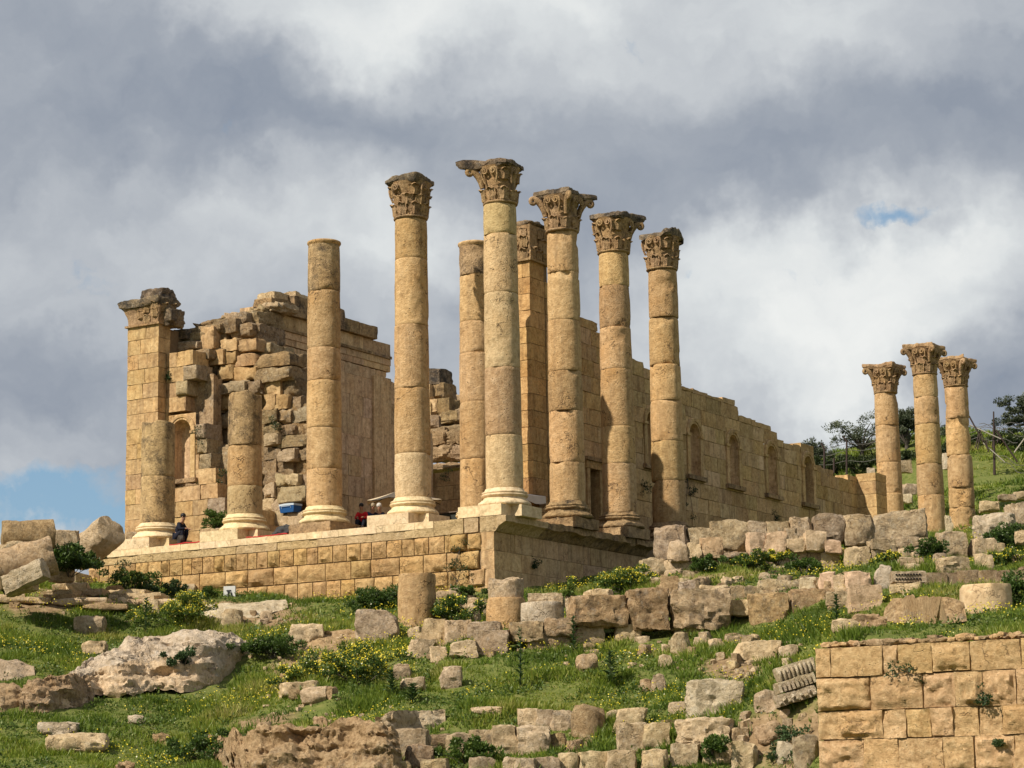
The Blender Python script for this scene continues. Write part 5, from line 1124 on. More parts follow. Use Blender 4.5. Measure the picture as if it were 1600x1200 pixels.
outcrop('', [(300, 1160), (345, 1150), (390, 1140), (440, 1133), (500, 1128), (560, 1122), (600, 1126), (622, 1140)], [(300, 1172), (340, 1190), (380, 1228), (440, 1232), (500, 1234), (560, 1234), (605, 1230), (632, 1222)], 'earth', .75, .30, .05, .6, 17, 150, 44, bank, low='rubble')
for q in ((488, 1120, 514, 1142), (400, 1128, 424, 1146), (318, 1148, 346, 1166), (236, 1146, 268, 1166), (180, 1190, 210, 1210), (452, 1150, 492, 1176), (540, 1150, 566, 1186)):
    stone_obj('rock', *q, 'earth', parent=bank, n=14, rnd=.3, rough=.16, depth=.6, freq=1.8, sink=.2)
# ---- bottom terrace walls
row('dry-laid terrace wall of lumpy stones in the lower middle of the slope', 760, 1178, [(614, 1140, 672, 1192, G, dict(rnd=.35, n=15)), (634, 1164, 680, 1204, RU, dict(rnd=.35, n=15)), (665, 1148, 708, 1172, RU), (696, 1146, 737, 1182, G), (732, 1142, 777, 1184, G), (768, 1135, 812, 1180, T, dict(n=14)), (808, 1134, 860, 1178, T, dict(n=14)), (852, 1147, 886, 1172, RU)])
row('terrace wall with one long tan block, right of the middle of the lower slope', 1050, 1172, [(964, 1131, 1012, 1179, G, dict(n=15)), (1003, 1131, 1046, 1172, T, dict(n=14)), (1034, 1126, 1062, 1144, RU), (1058, 1122, 1147, 1168, T, dict(n=20, rnd=.12, rough=.09)), (1005, 1172, 1044, 1214, T), (1048, 1163, 1094, 1198, G), (1098, 1161, 1148, 1194, T), (1144, 1160, 1184, 1205, T)])
row('lowest terrace row of rounded stones along the bottom edge', 900, 1198, [(838, 1184, 876, 1218, G), (872, 1178, 906, 1215, T), (902, 1175, 951, 1216, T), (946, 1173, 994, 1216, T), (788, 1184, 838, 1216, G), (733, 1184, 772, 1214, G), (656, 1187, 702, 1216, G), (588, 1189, 642, 1220, RU)])
rr = random.Random(21)
def spill(label, boxes, n_, seed_, mats=(G, T, RU, T)):
    q = random.Random(seed_); t = None
    for k in range(n_):
        x0, y0, x1, y1 = q.choice(boxes); x = q.uniform(x0, x1); y = q.uniform(y0, y1); w = q.uniform(12, 27); h = w*q.uniform(.5, .95)
        if t is None: t = thing('fallen_rubble', ground_hit(x, y)[0], label, 'rubble')
        stone_obj('stone', x-w/2, y-h, x+w/2, y, q.choice(mats), parent=t, n=8, rnd=q.uniform(.12, .35), sink=.2, yaw=CAM_ROT+q.uniform(-1, 1), tilt=q.uniform(-.2, .2), col=tone(q, .15))
spill('scatter of small fallen blocks in front of the big middle row', [(900, 1003, 1240, 1030), (1030, 1010, 1240, 1045)], 24, 3)
spill('scatter of small fallen blocks around the drums under the podium corner', [(640, 985, 900, 1035), (690, 930, 760, 985)], 24, 4)
spill('scatter of small blocks in the grass between the terrace and the dressed blocks', [(1180, 930, 1380, 965), (1020, 905, 1300, 925)], 26, 5)
spill('scatter of small blocks among the weeds under the far columns', [(1330, 870, 1600, 892), (1300, 860, 1460, 880)], 18, 6)
spill('small fallen stones of the lower terraces', [(700, 1150, 960, 1190), (960, 1110, 1270, 1150), (1100, 1150, 1270, 1195)], 30, 7)
spill('small stones along the footpath and the ledges at the left', [(20, 925, 300, 960), (430, 1060, 520, 1100), (380, 960, 560, 1010)], 20, 8, (T, 'earth', T))
def fine_rubble(n_, boxes, seed_):
    q = np.random.default_rng(seed_); A = []
    for k in range(n_):
        x0, y0, x1, y1 = boxes[q.integers(len(boxes))]; P, D = ground_hit(q.uniform(x0, x1), q.uniform(y0, y1)); s_ = q.uniform(.07, .20); Q, Fc = rock(s_*q.uniform(.8, 1.8), s_, s_*q.uniform(.5, 1), seed_*500+k, 3, .3, .02, 3); A.append((rotz(Q, q.uniform(0, 6))+P-np.array([0, 0, s_*.15]), Fc))
    V, Fc = join(A); tag(link('rubble', mesh_of('rubble', V, Fc, M['tan'], smooth=40)), 'small broken stones strewn between the fallen blocks', kind='stuff')
fine_rubble(420, [(1000, 895, 1300, 930), (640, 930, 900, 1040), (880, 1000, 1260, 1050), (690, 1140, 1260, 1195), (20, 925, 480, 975), (380, 960, 560, 1050), (1300, 860, 1600, 960), (400, 1090, 620, 1140), (1130, 1030, 1180, 1060)], 5)
# ---- carved entablature fragment leaning at the orange wall's left edge
P, D = ground_hit(1245, 1096); print('frag', D)
cf = thing('carved_fragment', at_D(1244, 1098, D), 'tilted white carved fragment with rows of dentils and leaves beside the orange wall', 'carved stone', rz=CAM_ROT)
cf.rotation_euler = (0.0, -.28, CAM_ROT+.05)
H3 = [(0.0, .37, 1.0), (.35, .71, .86), (.69, 1.10, .72)]
for j, (z0, z1, dd) in enumerate(H3):
    x0 = -.50+.12*j; Q, Fc = rock(1.15, dd, z1-z0, seed(), 10, .06, .03, 3); link('body', mesh_of('body', Q, Fc, M[W_], smooth=40), cf, (x0+.5, (1-dd)*.5*0, z0), color=(.86, .85, .82))
    for i in range(9):
        x = x0+i*.125
        if j == 1: V, Fc = box(-.035, .035, -.05, .05, 0, .24); link('dentil', mesh_of('dentil', V, Fc, M[W_]), cf, (x, -dd/2-.02, z0+.04))
        elif j == 0:
            V, Fc = rock(.12, .12, .13, seed(), 4, .5, .05, 5); link('leaf', mesh_of('leaf', V, Fc, M[W_], smooth=60), cf, (x, -dd/2-.02, z0+.04+.1*(i % 2)))
        else: V, Fc = tube([(0, 0, 0), (0, -.06, .1), (0, -.06, .22), (0, 0, .3)], .042, 6); link('leaf', mesh_of('leaf', V, Fc, M[W_], smooth=60), cf, (x, -dd/2-.0, z0+.02))
# ---- orange ashlar wall in the foreground
A = FWA
fw_ = thing('foreground_wall', (A[0], A[1], A[2]-4), 'orange foreground wall of big rusticated blocks at the lower right', 'wall')
P0 = (A[0], A[1], A[2])
# courses: joints read along the wall in metres from its left end
kx = None
def fs(px, py=1080): return on_Y(px, py, A[1])[0]-A[0]
cz = [0, -.80, -1.72, -2.48, -3.42, -4.3]
rowsx = [[1275, 1299, 1381, 1404, 1458, 1518, 1597, 1660], [1275, 1359, 1441, 1491, 1535, 1587, 1660], [1275, 1307, 1377, 1413, 1451, 1487, 1526, 1563, 1630, 1680], [1275, 1345, 1400, 1469, 1517, 1580, 1660], [1277, 1340, 1415, 1460, 1535, 1600, 1680]]
prot = [[0, 0, 0, 0, 1, 0, 0], [2, 1, 1, 1, 1, 1], [0, 1, 0, 0, 0, 0, 0, 1, 0], [1, 0, 0, 1, 1, 0], [0, 0, 1, 0, 0, 0]]
for k in range(5):
    xs = [fs(x) for x in rowsx[k]]
    for (a, b), pr in zip(zip(xs[:-1], xs[1:]), prot[k]):
        if k == 4 and 1410 < rowsx[k][xs.index(a)]+1 < 1458: continue
        e_ = rr.uniform(-.03, .03); block(fw_, 'F', P0, a, b, cz[k+1]+rr.uniform(-.015, .015), cz[k]+rr.uniform(-.015, .015), .8, M['fg'], ('flat', 'boss', 'pillow')[pr], 16, d0=.03+e_ if pr < 2 else .02, gap=rr.uniform(.006, .016), boss=(.0, .13, .17)[pr], rough=(.055, .06, .055)[pr], color=tone(rr, .08), worn=.10)
L_ = fs(1680)
V, Fc = box(.06, L_, .14, 1.2, -4.6, -.03); link('core', mesh_of('core', V, Fc, M['mortar']), fw_, (0, 0, 4))
x = .05
while x < L_:
    w = rr.uniform(.2, .6); h = rr.uniform(.14, .24); Q, Fc = rock(w, .5, h, seed(), 7, .35, .06, 4)
    link('cap_stone', mesh_of('cap_stone', Q, Fc, M['earth' if rr.random() < .6 else 'fg'], smooth=55), fw_, (x+w/2, .3+rr.uniform(-.08, .1), 4-.02)); x += w*.72
# ------------------------------------------------------------------ vegetation
FOOTA = np.array(FOOT)
def blades(P, n_each, hmin, hmax, wid, spread, lean, seed_, tint0=0.5, tvar=0.35, tri=True):
    """tufts of bent blades at points P (N,3): two quads' worth of vertices per blade, with a tint per blade"""
    r = np.random.default_rng(seed_); N_ = len(P)*n_each; B = np.repeat(P, n_each, 0)
    hh = np.repeat(r.uniform(hmin, hmax, len(P)) if np.isscalar(hmin) else r.uniform(hmin, hmax), n_each)*r.uniform(.55, 1.1, N_)
    a = r.uniform(0, 2*math.pi, N_); B = B+np.stack([np.cos(a), np.sin(a), 0*a], 1)*(r.uniform(0, 1, N_)**.7*spread)[:, None]
    B[:, 2] -= 0.03
    la = a+r.uniform(-.8, .8, N_); l = r.uniform(.1, 1, N_)*lean*hh; ld = np.stack([np.cos(la), np.sin(la), 0*la], 1)
    fa = r.uniform(0, 2*math.pi, N_); sd_ = np.stack([np.cos(fa), np.sin(fa), 0*fa], 1)*(wid*r.uniform(.6, 1.3, N_))[:, None]/2
    tip = B+ld*l[:, None]+np.array([0, 0, 1])*(hh*(1-.25*lean))[:, None]
    V = np.stack([B-sd_*1.15, B+sd_*1.15, tip], 1).reshape(-1, 3)
    i = np.arange(N_)*3; Fq = np.zeros((0, 4), int); Ft = np.stack([i, i+1, i+2], 1)
    t0 = np.repeat(tint0, n_each) if not np.isscalar(tint0) else tint0
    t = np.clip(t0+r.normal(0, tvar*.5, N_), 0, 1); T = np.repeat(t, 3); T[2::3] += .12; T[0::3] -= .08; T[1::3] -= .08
    return V, Fq, Ft, np.clip(T, 0, 1)
def mesh_qt(name, V, Fq, Ft, mat, T):
    me = bpy.data.meshes.new(name); nq, nt = len(Fq), len(Ft); me.vertices.add(len(V)); me.vertices.foreach_set('co', np.asarray(V, np.float32).ravel())
    lp = np.concatenate([Fq.ravel(), Ft.ravel()]).astype(np.int32); me.loops.add(len(lp)); me.loops.foreach_set('vertex_index', lp)
    me.polygons.add(nq+nt); me.polygons.foreach_set('loop_start', np.concatenate([np.arange(nq)*4, nq*4+np.arange(nt)*3]).astype(np.int32))
    me.update(calc_edges=True); me.materials.append(mat)
    at_ = me.attributes.new('tint', 'FLOAT', 'POINT'); at_.data.foreach_set('value', np.asarray(T, np.float32)); return me
def scatter(n, Lr, Dr, r):
    L = r.uniform(*Lr, n); D = r.uniform(*Dr, n); return from_LD(L, D, ground_z(L, D)), L, D
def in_view(P, m=30, top=560, bot=1235):
    d = P-CAM; z = d@FWD; x = 800+F_PX*(d@RGT)/z; y = 600-F_PX*(d@UPV)/z; return (x > -m) & (x < 1600+m) & (y > top) & (y < bot)
def free(P, k=1.0, chunk=20000):
    ok = np.ones(len(P), bool)
    for s in range(0, len(P), chunk):
        q = P[s:s+chunk]; d = np.hypot(q[:, None, 0]-FOOTA[None, :, 0], q[:, None, 1]-FOOTA[None, :, 1]); ok[s:s+chunk] = (d > FOOTA[None, :, 2]*.85*k).all(1)
    ok &= ~((P[:, 0] < 1.2) & (P[:, 0] > -21.4) & (P[:, 1] > PY-.15) & (P[:, 1] < 47)); ok &= ~((P[:, 0] < 1.3) & (P[:, 0] > -2) & (P[:, 1] > -2) & (P[:, 1] < 12))
    ok &= ~((P[:, 0] > FWX-.1) & (P[:, 1] < FWY+.35)); return ok
r = np.random.default_rng(5)
GP = []; GT = []; GH = []
for n_, Lr, Dr in ((330000, (-33, 36), (57.5, 102)), (62000, (8, 54), (96, 184))):
    P, L, D = scatter(n_, Lr, Dr, r)
    k = in_view(P, 300); P = P[k]; P = P[free(P)]
    patch = fbm(P*np.array([.55, .55, 0])+3, 3, 41); tall = fbm(P*np.array([.8, .8, 0])+13, 3, 43)
    keep = r.uniform(0, 1, len(P)) < np.clip(1.0+.9*patch, .22, 1)*(1-.93*bare_at(P)); P, patch, tall = P[keep], patch[keep], tall[keep]
    GP.append(P); GT.append(np.clip(.46+.30*fbm(P*np.array([.35, .35, 0])+7, 2, 47)+.18*patch, .05, .95)); GH.append(np.clip(.21+.34*tall, .08, .72)*(1.0 if Dr[0] < 90 else 1.3))
GP = np.concatenate(GP); GT = np.concatenate(GT); GH = np.concatenate(GH)
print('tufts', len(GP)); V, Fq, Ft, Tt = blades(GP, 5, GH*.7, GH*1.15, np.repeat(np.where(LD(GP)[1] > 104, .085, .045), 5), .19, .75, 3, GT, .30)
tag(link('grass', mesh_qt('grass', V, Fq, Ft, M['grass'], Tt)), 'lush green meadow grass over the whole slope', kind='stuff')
# leafy weeds between the grass: small oval leaves in low cushions
def leaflets(C, rad, n_, size, seed_, tint0, tvar=.3, flat=.7, up=.35, aspect=.55):
    """n_ small oval leaves (one bent quad pair each) filling flattened balls at C with radii rad"""
    q = np.random.default_rng(seed_); N_ = len(C)*n_; B = np.repeat(C, n_, 0); R = np.repeat(rad, n_) if not np.isscalar(rad) else np.full(N_, rad)
    u = q.normal(size=(N_, 3)); u /= np.linalg.norm(u, axis=1)[:, None]; rr_ = q.uniform(.25, 1, N_)**.6
    c = B+u*(R*rr_)[:, None]*np.array([1, 1, flat]); c[:, 2] = np.maximum(c[:, 2], B[:, 2]-R*.15)
    d = u+q.normal(size=(N_, 3))*.7; d[:, 2] += up; d /= np.linalg.norm(d, axis=1)[:, None]
    s = np.cross(d, q.normal(size=(N_, 3))); s /= np.linalg.norm(s, axis=1)[:, None]; sz = size*q.uniform(.6, 1.35, N_); nrm = np.cross(d, s)
    V = np.stack([c, c+d*(sz*.5)[:, None]+s*(sz*.5*aspect)[:, None]+nrm*(sz*.08)[:, None], c+d*sz[:, None], c+d*(sz*.5)[:, None]-s*(sz*.5*aspect)[:, None]+nrm*(sz*.08)[:, None]], 1).reshape(-1, 3)
    i = np.arange(N_)*4; Fq = np.stack([i, i+1, i+2, i+3], 1); t0 = np.repeat(tint0, n_) if not np.isscalar(tint0) else tint0
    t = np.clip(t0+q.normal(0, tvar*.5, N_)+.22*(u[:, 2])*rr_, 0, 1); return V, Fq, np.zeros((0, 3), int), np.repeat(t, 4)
P, L, D = scatter(20000, (-28, 32), (63, 103), r); k = in_view(P); P = P[k]; P = P[free(P, .9)]
cl = fbm(P*np.array([.7, .7, 0])+23, 3, 51); P = P[(cl > .0) & (r.uniform(0, 1, len(P)) < 1-.9*bare_at(P))]
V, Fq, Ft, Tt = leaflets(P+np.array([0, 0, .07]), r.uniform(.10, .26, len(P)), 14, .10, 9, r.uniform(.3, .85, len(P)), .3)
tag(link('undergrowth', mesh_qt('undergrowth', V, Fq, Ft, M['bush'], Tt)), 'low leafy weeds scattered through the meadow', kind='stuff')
# wild flowers
P, L, D = scatter(80000, (-25, 27), (58, 103), r); k = in_view(P); P = P[k]; P = P[free(P, .9)]
fl = fbm(P*np.array([.42, .42, 0])+33, 3, 61); ld = LD(P); left = np.clip((2-ld[0])/18, 0, 1)
P = P[(r.uniform(0, 1, len(P)) < np.clip(2.4*(fl-.26)+.16*left, .006, .8))]
def petals(P, size, seed_, tint0):
    q = np.random.default_rng(seed_); N_ = len(P); u = q.normal(size=(N_, 3)); u[:, 2] = np.abs(u[:, 2])+.4; u -= FWD*.8; u /= np.linalg.norm(u, axis=1)[:, None]
    a = np.cross(u, q.normal(size=(N_, 3))); a /= np.linalg.norm(a, axis=1)[:, None]; b = np.cross(u, a); s = (size*q.uniform(.6, 1.3, N_))[:, None]
    V = np.stack([P+a*s, P+b*s*.8+u*s*.25, P-a*s, P-b*s*.8+u*s*.25], 1).reshape(-1, 3); i = np.arange(N_)*4
    return V, np.stack([i, i+1, i+2, i+3], 1), np.zeros((0, 3), int), np.repeat(np.clip(tint0+q.normal(0, .22, N_), 0, 1), 4)
V, Fq, Ft, Tt = petals(P+np.stack([0*P[:, 0], 0*P[:, 0], r.uniform(.16, .42, len(P))], 1), .028, 4, .5)
tag(link('wildflowers', mesh_qt('wildflowers', V, Fq, Ft, M['flower'], Tt)), 'yellow wild flowers dotted through the grass', kind='stuff')

# bushes one can tell apart
def bush(label, px, py, w, h, mat='bush', flowers=0, dens=1.0, D=None, tint=.45, leaf=.095, name='bush', cat='bush', ln=None):
    """px, py: foot in the picture; w, h in metres"""
    if D is None: P, D = ground_hit(px, py)
    else: P = at_D(px, py, D)
    t = thing(name, P, label, cat); sd = seed(); q = np.random.default_rng(sd)
    nb = max(4, int(9*w*h*dens/.5)); nb = min(nb, 46)
    c = q.normal(size=(nb, 3))*np.array([w*.24, w*.22, h*.20])+np.array([0, 0, h*.45]); c[:, 2] = np.clip(c[:, 2], h*.1, h*.85)
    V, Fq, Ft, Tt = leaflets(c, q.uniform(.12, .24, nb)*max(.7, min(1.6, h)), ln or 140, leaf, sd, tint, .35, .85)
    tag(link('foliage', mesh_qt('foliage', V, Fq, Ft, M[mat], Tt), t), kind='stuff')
    st = []
    for k in range(min(nb, 9)): st.append(tube([(c[k][0]*.1, c[k][1]*.1, -.1), (c[k][0]*.5, c[k][1]*.5, c[k][2]*.5), tuple(c[k])], [.02, .015, .008], 5))
    V, Fc = join(st); link('stem', mesh_of('stem', V, Fc, M['bark'], smooth=60), t)
    if flowers:
        flowers = int(flowers*2.2)
        k = q.integers(0, nb, flowers); u = q.normal(size=(flowers, 3)); u[:, 2] = np.abs(u[:, 2]); u /= np.linalg.norm(u, axis=1)[:, None]
        V, Fq, Ft, Tt = petals(c[k]+u*(q.uniform(.16, .28, flowers)*max(.7, min(1.6, h)))[:, None], .032, sd, .5); tag(link('flowers', mesh_qt('flowers', V, Fq, Ft, M['flower'], Tt), t), kind='stuff')
    return t
for q in (('yellow flowering bush, broad and low, left of the meadow stones', 560, 1070, 3.4, 1.5, dict(flowers=700, tint=.5)), ('bright yellow flowering shrub at the bare path, left of the broad yellow bush', 478, 1070, 2.2, 1.0, dict(flowers=420, tint=.7)), ('bright yellow flower clump under the podium wall, left part', 280, 975, 3.0, 1.2, dict(flowers=620, tint=.75)),
          ('dark green bush right below the podium wall, left of the tall drum', 585, 955, 2.0, 1.1, dict(tint=.3)), ('green bush with yellow flowers right of the tall standing drum', 708, 972, 2.0, 1.0, dict(flowers=160, tint=.5)), ('small green bush on the stones under the podium corner', 722, 940, 1.3, .7, dict(tint=.55)),
          ('yellow flowering bush against the side of the podium', 985, 925, 2.6, 1.0, dict(flowers=520, tint=.7)), ('bright green tuft growing on top of the grey slab behind the white drum slice', 888, 938, .7, .55, dict(tint=.75, D=82)),
          ('dark ivy-like bush beside the fallen drums, left of the podium', 108, 898, 2.3, 1.3, dict(tint=.25, leaf=.12, D=93)), ('dark bush at the left end of the podium, above the steps', 150, 885, .8, .9, dict(tint=.35, D=98)), ('green bush at the foot of the left podium wall', 205, 925, 2.2, 1.0, dict(tint=.35, D=98.5, flowers=30)), ('grey-green bush at the foot of the podium wall, left of the white panel', 268, 935, 1.6, .8, dict(tint=.3, D=98, mat='thistle')), ('small bush between the white panel and the grey-green bush', 322, 940, 1.4, .6, dict(tint=.35, D=97.5)),
          ('green bush left of the fallen slabs at the left border', 8, 925, 1.5, 1.0, dict(tint=.35, D=90)), ('dark scrub growing on the earth bank', 480, 1165, 1.1, .7, dict(tint=.3)), ('dark scrub in the bottom left meadow below the small rocks', 330, 1190, 3.6, 1.0, dict(tint=.3, flowers=60)), ('dark scrub by the right end of the pale outcrop', 430, 1030, 2.6, .9, dict(tint=.3)), ('greyish tuft growing in the fold of the pale outcrop', 285, 1040, 1.0, .7, dict(tint=.3, mat='thistle', D=81.9)),
          ('green clump with yellow flowers on the upper tumbled wall, left part', 1170, 892, 1.6, .75, dict(flowers=80, tint=.5, D=88.0)), ('bright yellow clump on the upper tumbled wall, right of the green one', 1215, 880, .9, .6, dict(flowers=170, tint=.75, D=88)), ('dark green clump under the tan stones of the upper tumbled wall', 1105, 898, 1.1, .8, dict(tint=.35, D=88)), ('low green weeds at the upper wall below the dark gap', 1255, 895, 1.8, .6, dict(tint=.4, D=86.5)), ('yellow flowers among the blocks below the far columns', 1385, 885, 1.5, .6, dict(flowers=220, tint=.6, D=87)),
          ('dark green weeds behind the cube-like stone', 1455, 875, 1.4, .9, dict(tint=.35, D=87)), ('dark green bush behind the chunky tan block at the right', 1570, 860, 2.0, 1.1, dict(tint=.3, D=90)), ('yellow flowering weeds above the line of dressed blocks at the right border', 1580, 892, 2.2, .9, dict(flowers=260, tint=.55, D=84)), ('dark weeds right of the broad standing drum', 1592, 950, 1.0, 1.2, dict(tint=.35, D=71)),
          ('dark weeds at the foot of the orange wall by the grey rock', 1235, 1195, 1.2, 1.1, dict(tint=.35, D=65, mat='thistle')), ('weeds sprouting between the terrace stones, middle of the bottom edge', 735, 1195, 1.6, .8, dict(tint=.5)), ('tall weeds in the right part of the lower terrace wall', 1120, 1195, 1.3, .8, dict(tint=.45)), ('green bush beside the seated vendor, in front of the front wall', 341, 832, 1.0, 1.1, dict(tint=.5, D=103.0)), ('small dark bush by the seated vendor', 322, 842, .8, .6, dict(tint=.3, D=101.8))):
    bush(*q[:5], **q[5])
# spiky single plants: a stalk with long narrow leaves in whorls
def spike(label, px, py, h, w, sd_, D=None):
    P, D_ = ground_hit(px, py); P = P if D is None else at_D(px, py, D)
    t = thing('spiky_plant', P, label, 'plant'); q = random.Random(sd_)
    V, Fc = tube([(0, 0, -.1), (q.uniform(-.03, .03), 0, h*.5), (q.uniform(-.08, .08), 0, h)], [.03, .022, .008], 6); link('stem', mesh_of('stem', V, Fc, M['thistle'], smooth=60), t)
    A = []
    for k in range(34):
        z = h*(k/34)**.9; a = k*2.4+q.uniform(-.3, .3); l = w*(1-.72*z/h)*q.uniform(.7, 1.1); ca_, sa_ = math.cos(a), math.sin(a)
        pts = [(0, z), (l*.45, z+l*.32), (l*.8, z+l*.38), (l, z+l*.28)]; wd = [.02, .075, .06, .006]; o = []
        for (rr_, zz), ww in zip(pts, wd): o += [(rr_*ca_-ww*sa_, rr_*sa_+ww*ca_, zz), (rr_*ca_, rr_*sa_, zz-.015), (rr_*ca_+ww*sa_, rr_*sa_-ww*ca_, zz)]
        Fc = []
        for j in range(3):
            b = j*3; Fc += [(b, b+1, b+4, b+3), (b+1, b+2, b+5, b+4)]
        A.append((o, Fc))
    V, Fc = join(A); me = mesh_of('leaves', V, Fc, M['thistle'], smooth=60); at_ = me.attributes.new('tint', 'FLOAT', 'POINT'); at_.data.foreach_set('value', np.repeat(np.clip(RNG.normal(.5, .25, 34), 0, 1), 12).astype(np.float32)); link('leaves', me, t)
for q in (('tall dark spiky plant in the left meadow above the pale outcrop', 228, 990, 1.45, .55, 1), ('tall spiky plant in front of the brown support blocks, middle of the meadow', 813, 1075, 2.0, .42, 2), ('spiky plant before the long pitted block', 897, 1030, 1.5, .48, 3), ('dark spiky plant with broad whorls right of the brown lump', 955, 1070, 1.1, .6, 4), ('spiky plant at the right end of the middle row, near the dark streaked block', 1308, 985, 1.2, .45, 5), ('small dark spiky plant beside the flat meadow stone', 612, 1090, .9, .55, 6), ('pale spiky plant low beside the small dark one', 645, 1098, .6, .6, 7), ('short spiky plant under the mottled drum', 822, 1010, .9, .4, 8)):
    spike(*q)
# weeds rooted in the masonry
def tuft(label, P, s, tint=.35, hang=0.0):
    t = thing('wall_weed', P, label, 'weed'); sd = seed(); q = np.random.default_rng(sd); nb = 5
    c = q.normal(size=(nb, 3))*np.array([.28, .2, .3])*s; c[:, 2] -= hang*np.abs(q.normal(size=nb))*s
    V, Fq, Ft, Tt = leaflets(c, q.uniform(.12, .25, nb)*s*1.4, 46, .10*max(.8, s), sd, tint, .35, .9); tag(link('foliage', mesh_qt('foliage', V, Fq, Ft, M['weed'], Tt), t), kind='stuff')
    V, Fc = join([tube([(0, .15*s, -.1*s), tuple(c[k])], [.015, .006], 5) for k in range(nb)]); link('stem', mesh_of('stem', V, Fc, M['bark']), t)
for label, P, s, tn, hg in (('weed hanging on the podium corner between two bulging stones', on_Y(720, 845, PY-.2), .8, .3, .6), ('thin weed on the smooth side of the podium', on_X(835, 872, PX+.08), .45, .3, .5), ('dark weed on the niche wall left of the rightmost tall column', on_X(1008, 757, RX+.12), .9, .15, 0), ('dark weed clinging under the first sill right of the columns, upper of two', on_X(1073, 745, RX+.1), .7, .15, .8), ('dark weed on the niche wall, lower of two beside the rightmost tall column', on_X(1078, 772, RX+.1), .6, .15, 0), ('dark weed low on the niche wall under the second niche', on_X(1212, 808, RX+.1), .6, .15, 0),
                             ('weed beside the niche of the front wall', on_Y(305, 672, FYW-.15), .8, .4, .2), ('weed in the broken courses right of the second stump', on_Y(428, 664, 10.5), .7, .3, .2), ('dark weed at the ragged end of the front wall', on_Y(346, 742, FYW-.1), .6, .2, 0), ('dry grass tuft on top of the low wall behind the parasols', on_Y(700, 742, 32.9), .8, .8, 0),
                             ('green weed on the top course of the orange wall', on_Y(1413, 1046, FWY-.12), .62, .5, .2), ('green weed in a joint of the orange wall, right part', on_Y(1533, 1090, FWY-.12), .55, .5, .1), ('small pale weed low on the orange wall at the right', on_Y(1558, 1160, FWY-.12), .3, .8, 0), ('weeds on the course below the podium corner', on_Y(712, 905, PY-.3), .8, .5, 0), ('tiny dark weed on the leftmost pier stones', on_Y(262, 589, FYW-.1), .35, .2, 0), ('small weed on the podium front at its left end', on_Y(190, 885, PY-.1), .5, .4, .1)):
    tuft(label, P, s, tn, hg)

# olive trees and scrub behind the right-hand slope
def tree(label, px, py, D, h, w, sd_, mat='olive', name='olive_tree', dens=1.0):
    P = at_D(px, py, D); L_, D_ = LD(P); P[2] = min(P[2], float(ground_z(L_, D_))); t = thing(name, P, label, 'tree'); q = np.random.default_rng(sd_)
    br = [tube([(0, 0, -.3), (.1*w*.2, 0, h*.18), (.15*w*.2, .1, h*.36)], [.20, .16, .13], 8)]; cs = []
    for k in range(13):
        a = k*2.4+q.uniform(-.4, .4); r_ = w*.5*q.uniform(.25, .9); z = h*q.uniform(.42, .95)*(1-.25*(r_/(w*.5))**2); c = np.array([r_*math.cos(a), r_*math.sin(a)*.8, z]); cs.append(c)
        br.append(tube([(.03*w, 0, h*.3), tuple(c*np.array([.5, .5, .8])), tuple(c)], [.09, .05, .02], 6))
    V, Fc = join(br); link('trunk', mesh_of('trunk', V, Fc, M['bark'], smooth=60), t)
    cs = np.array(cs); sub = np.repeat(cs, 6, 0)+q.normal(size=(len(cs)*6, 3))*np.array([w*.10, w*.10, h*.065]); tn = np.clip(.45+q.normal(0, .16, len(sub)), .1, .9)
    V, Fq, Ft, Tt = leaflets(sub, q.uniform(.25, .55, len(sub))*w/5, int(95*dens), .145, sd_, tn, .35, .9, .2, .42); link('crown', mesh_qt('crown', V, Fq, Ft, M[mat], Tt), t)
for q in (('small olive tree just above the end of the niche wall', 1280, 735, 175, 3.2, 2.8, 1, dict(dens=.8)), ('large grey-green olive tree left of the far columns', 1345, 722, 172, 3.9, 4.8, 2, dict(dens=.8)), ('dark dense olive tree between the left and middle far columns', 1416, 722, 170, 4.2, 3.0, 3, dict(dens=1.5)), ('dark olive tree behind the middle far column', 1465, 722, 172, 2.6, 3.4, 6, dict(dens=1.3)), ('dark olive tree cut by the right edge of the picture', 1604, 690, 168, 4.3, 3.6, 5, dict(dens=1.6))):
    tree(*q[:7], **q[7])
for q in (('dark scrub on the slope behind the broken fence, left part', 1535, 722, 5.0, 1.9, dict(D=168)), ('dark scrub on the slope behind the broken fence, right part', 1585, 716, 5.5, 2.6, dict(D=167)), ('dark scrub between the middle and right far columns', 1480, 728, 3.0, 2.2, dict(D=166)), ('low scrub along the crest left of the far columns', 1300, 742, 5.0, 1.6, dict(D=174)), ('scrub under the large olive tree', 1350, 735, 5.0, 1.2, dict(D=170)), ('dark scrub on the crest near the dark dense olive', 1420, 735, 4.0, 1.6, dict(D=168))):
    bush(*q[:5], mat='scrub', leaf=.17, tint=.35, ln=150, **q[5])
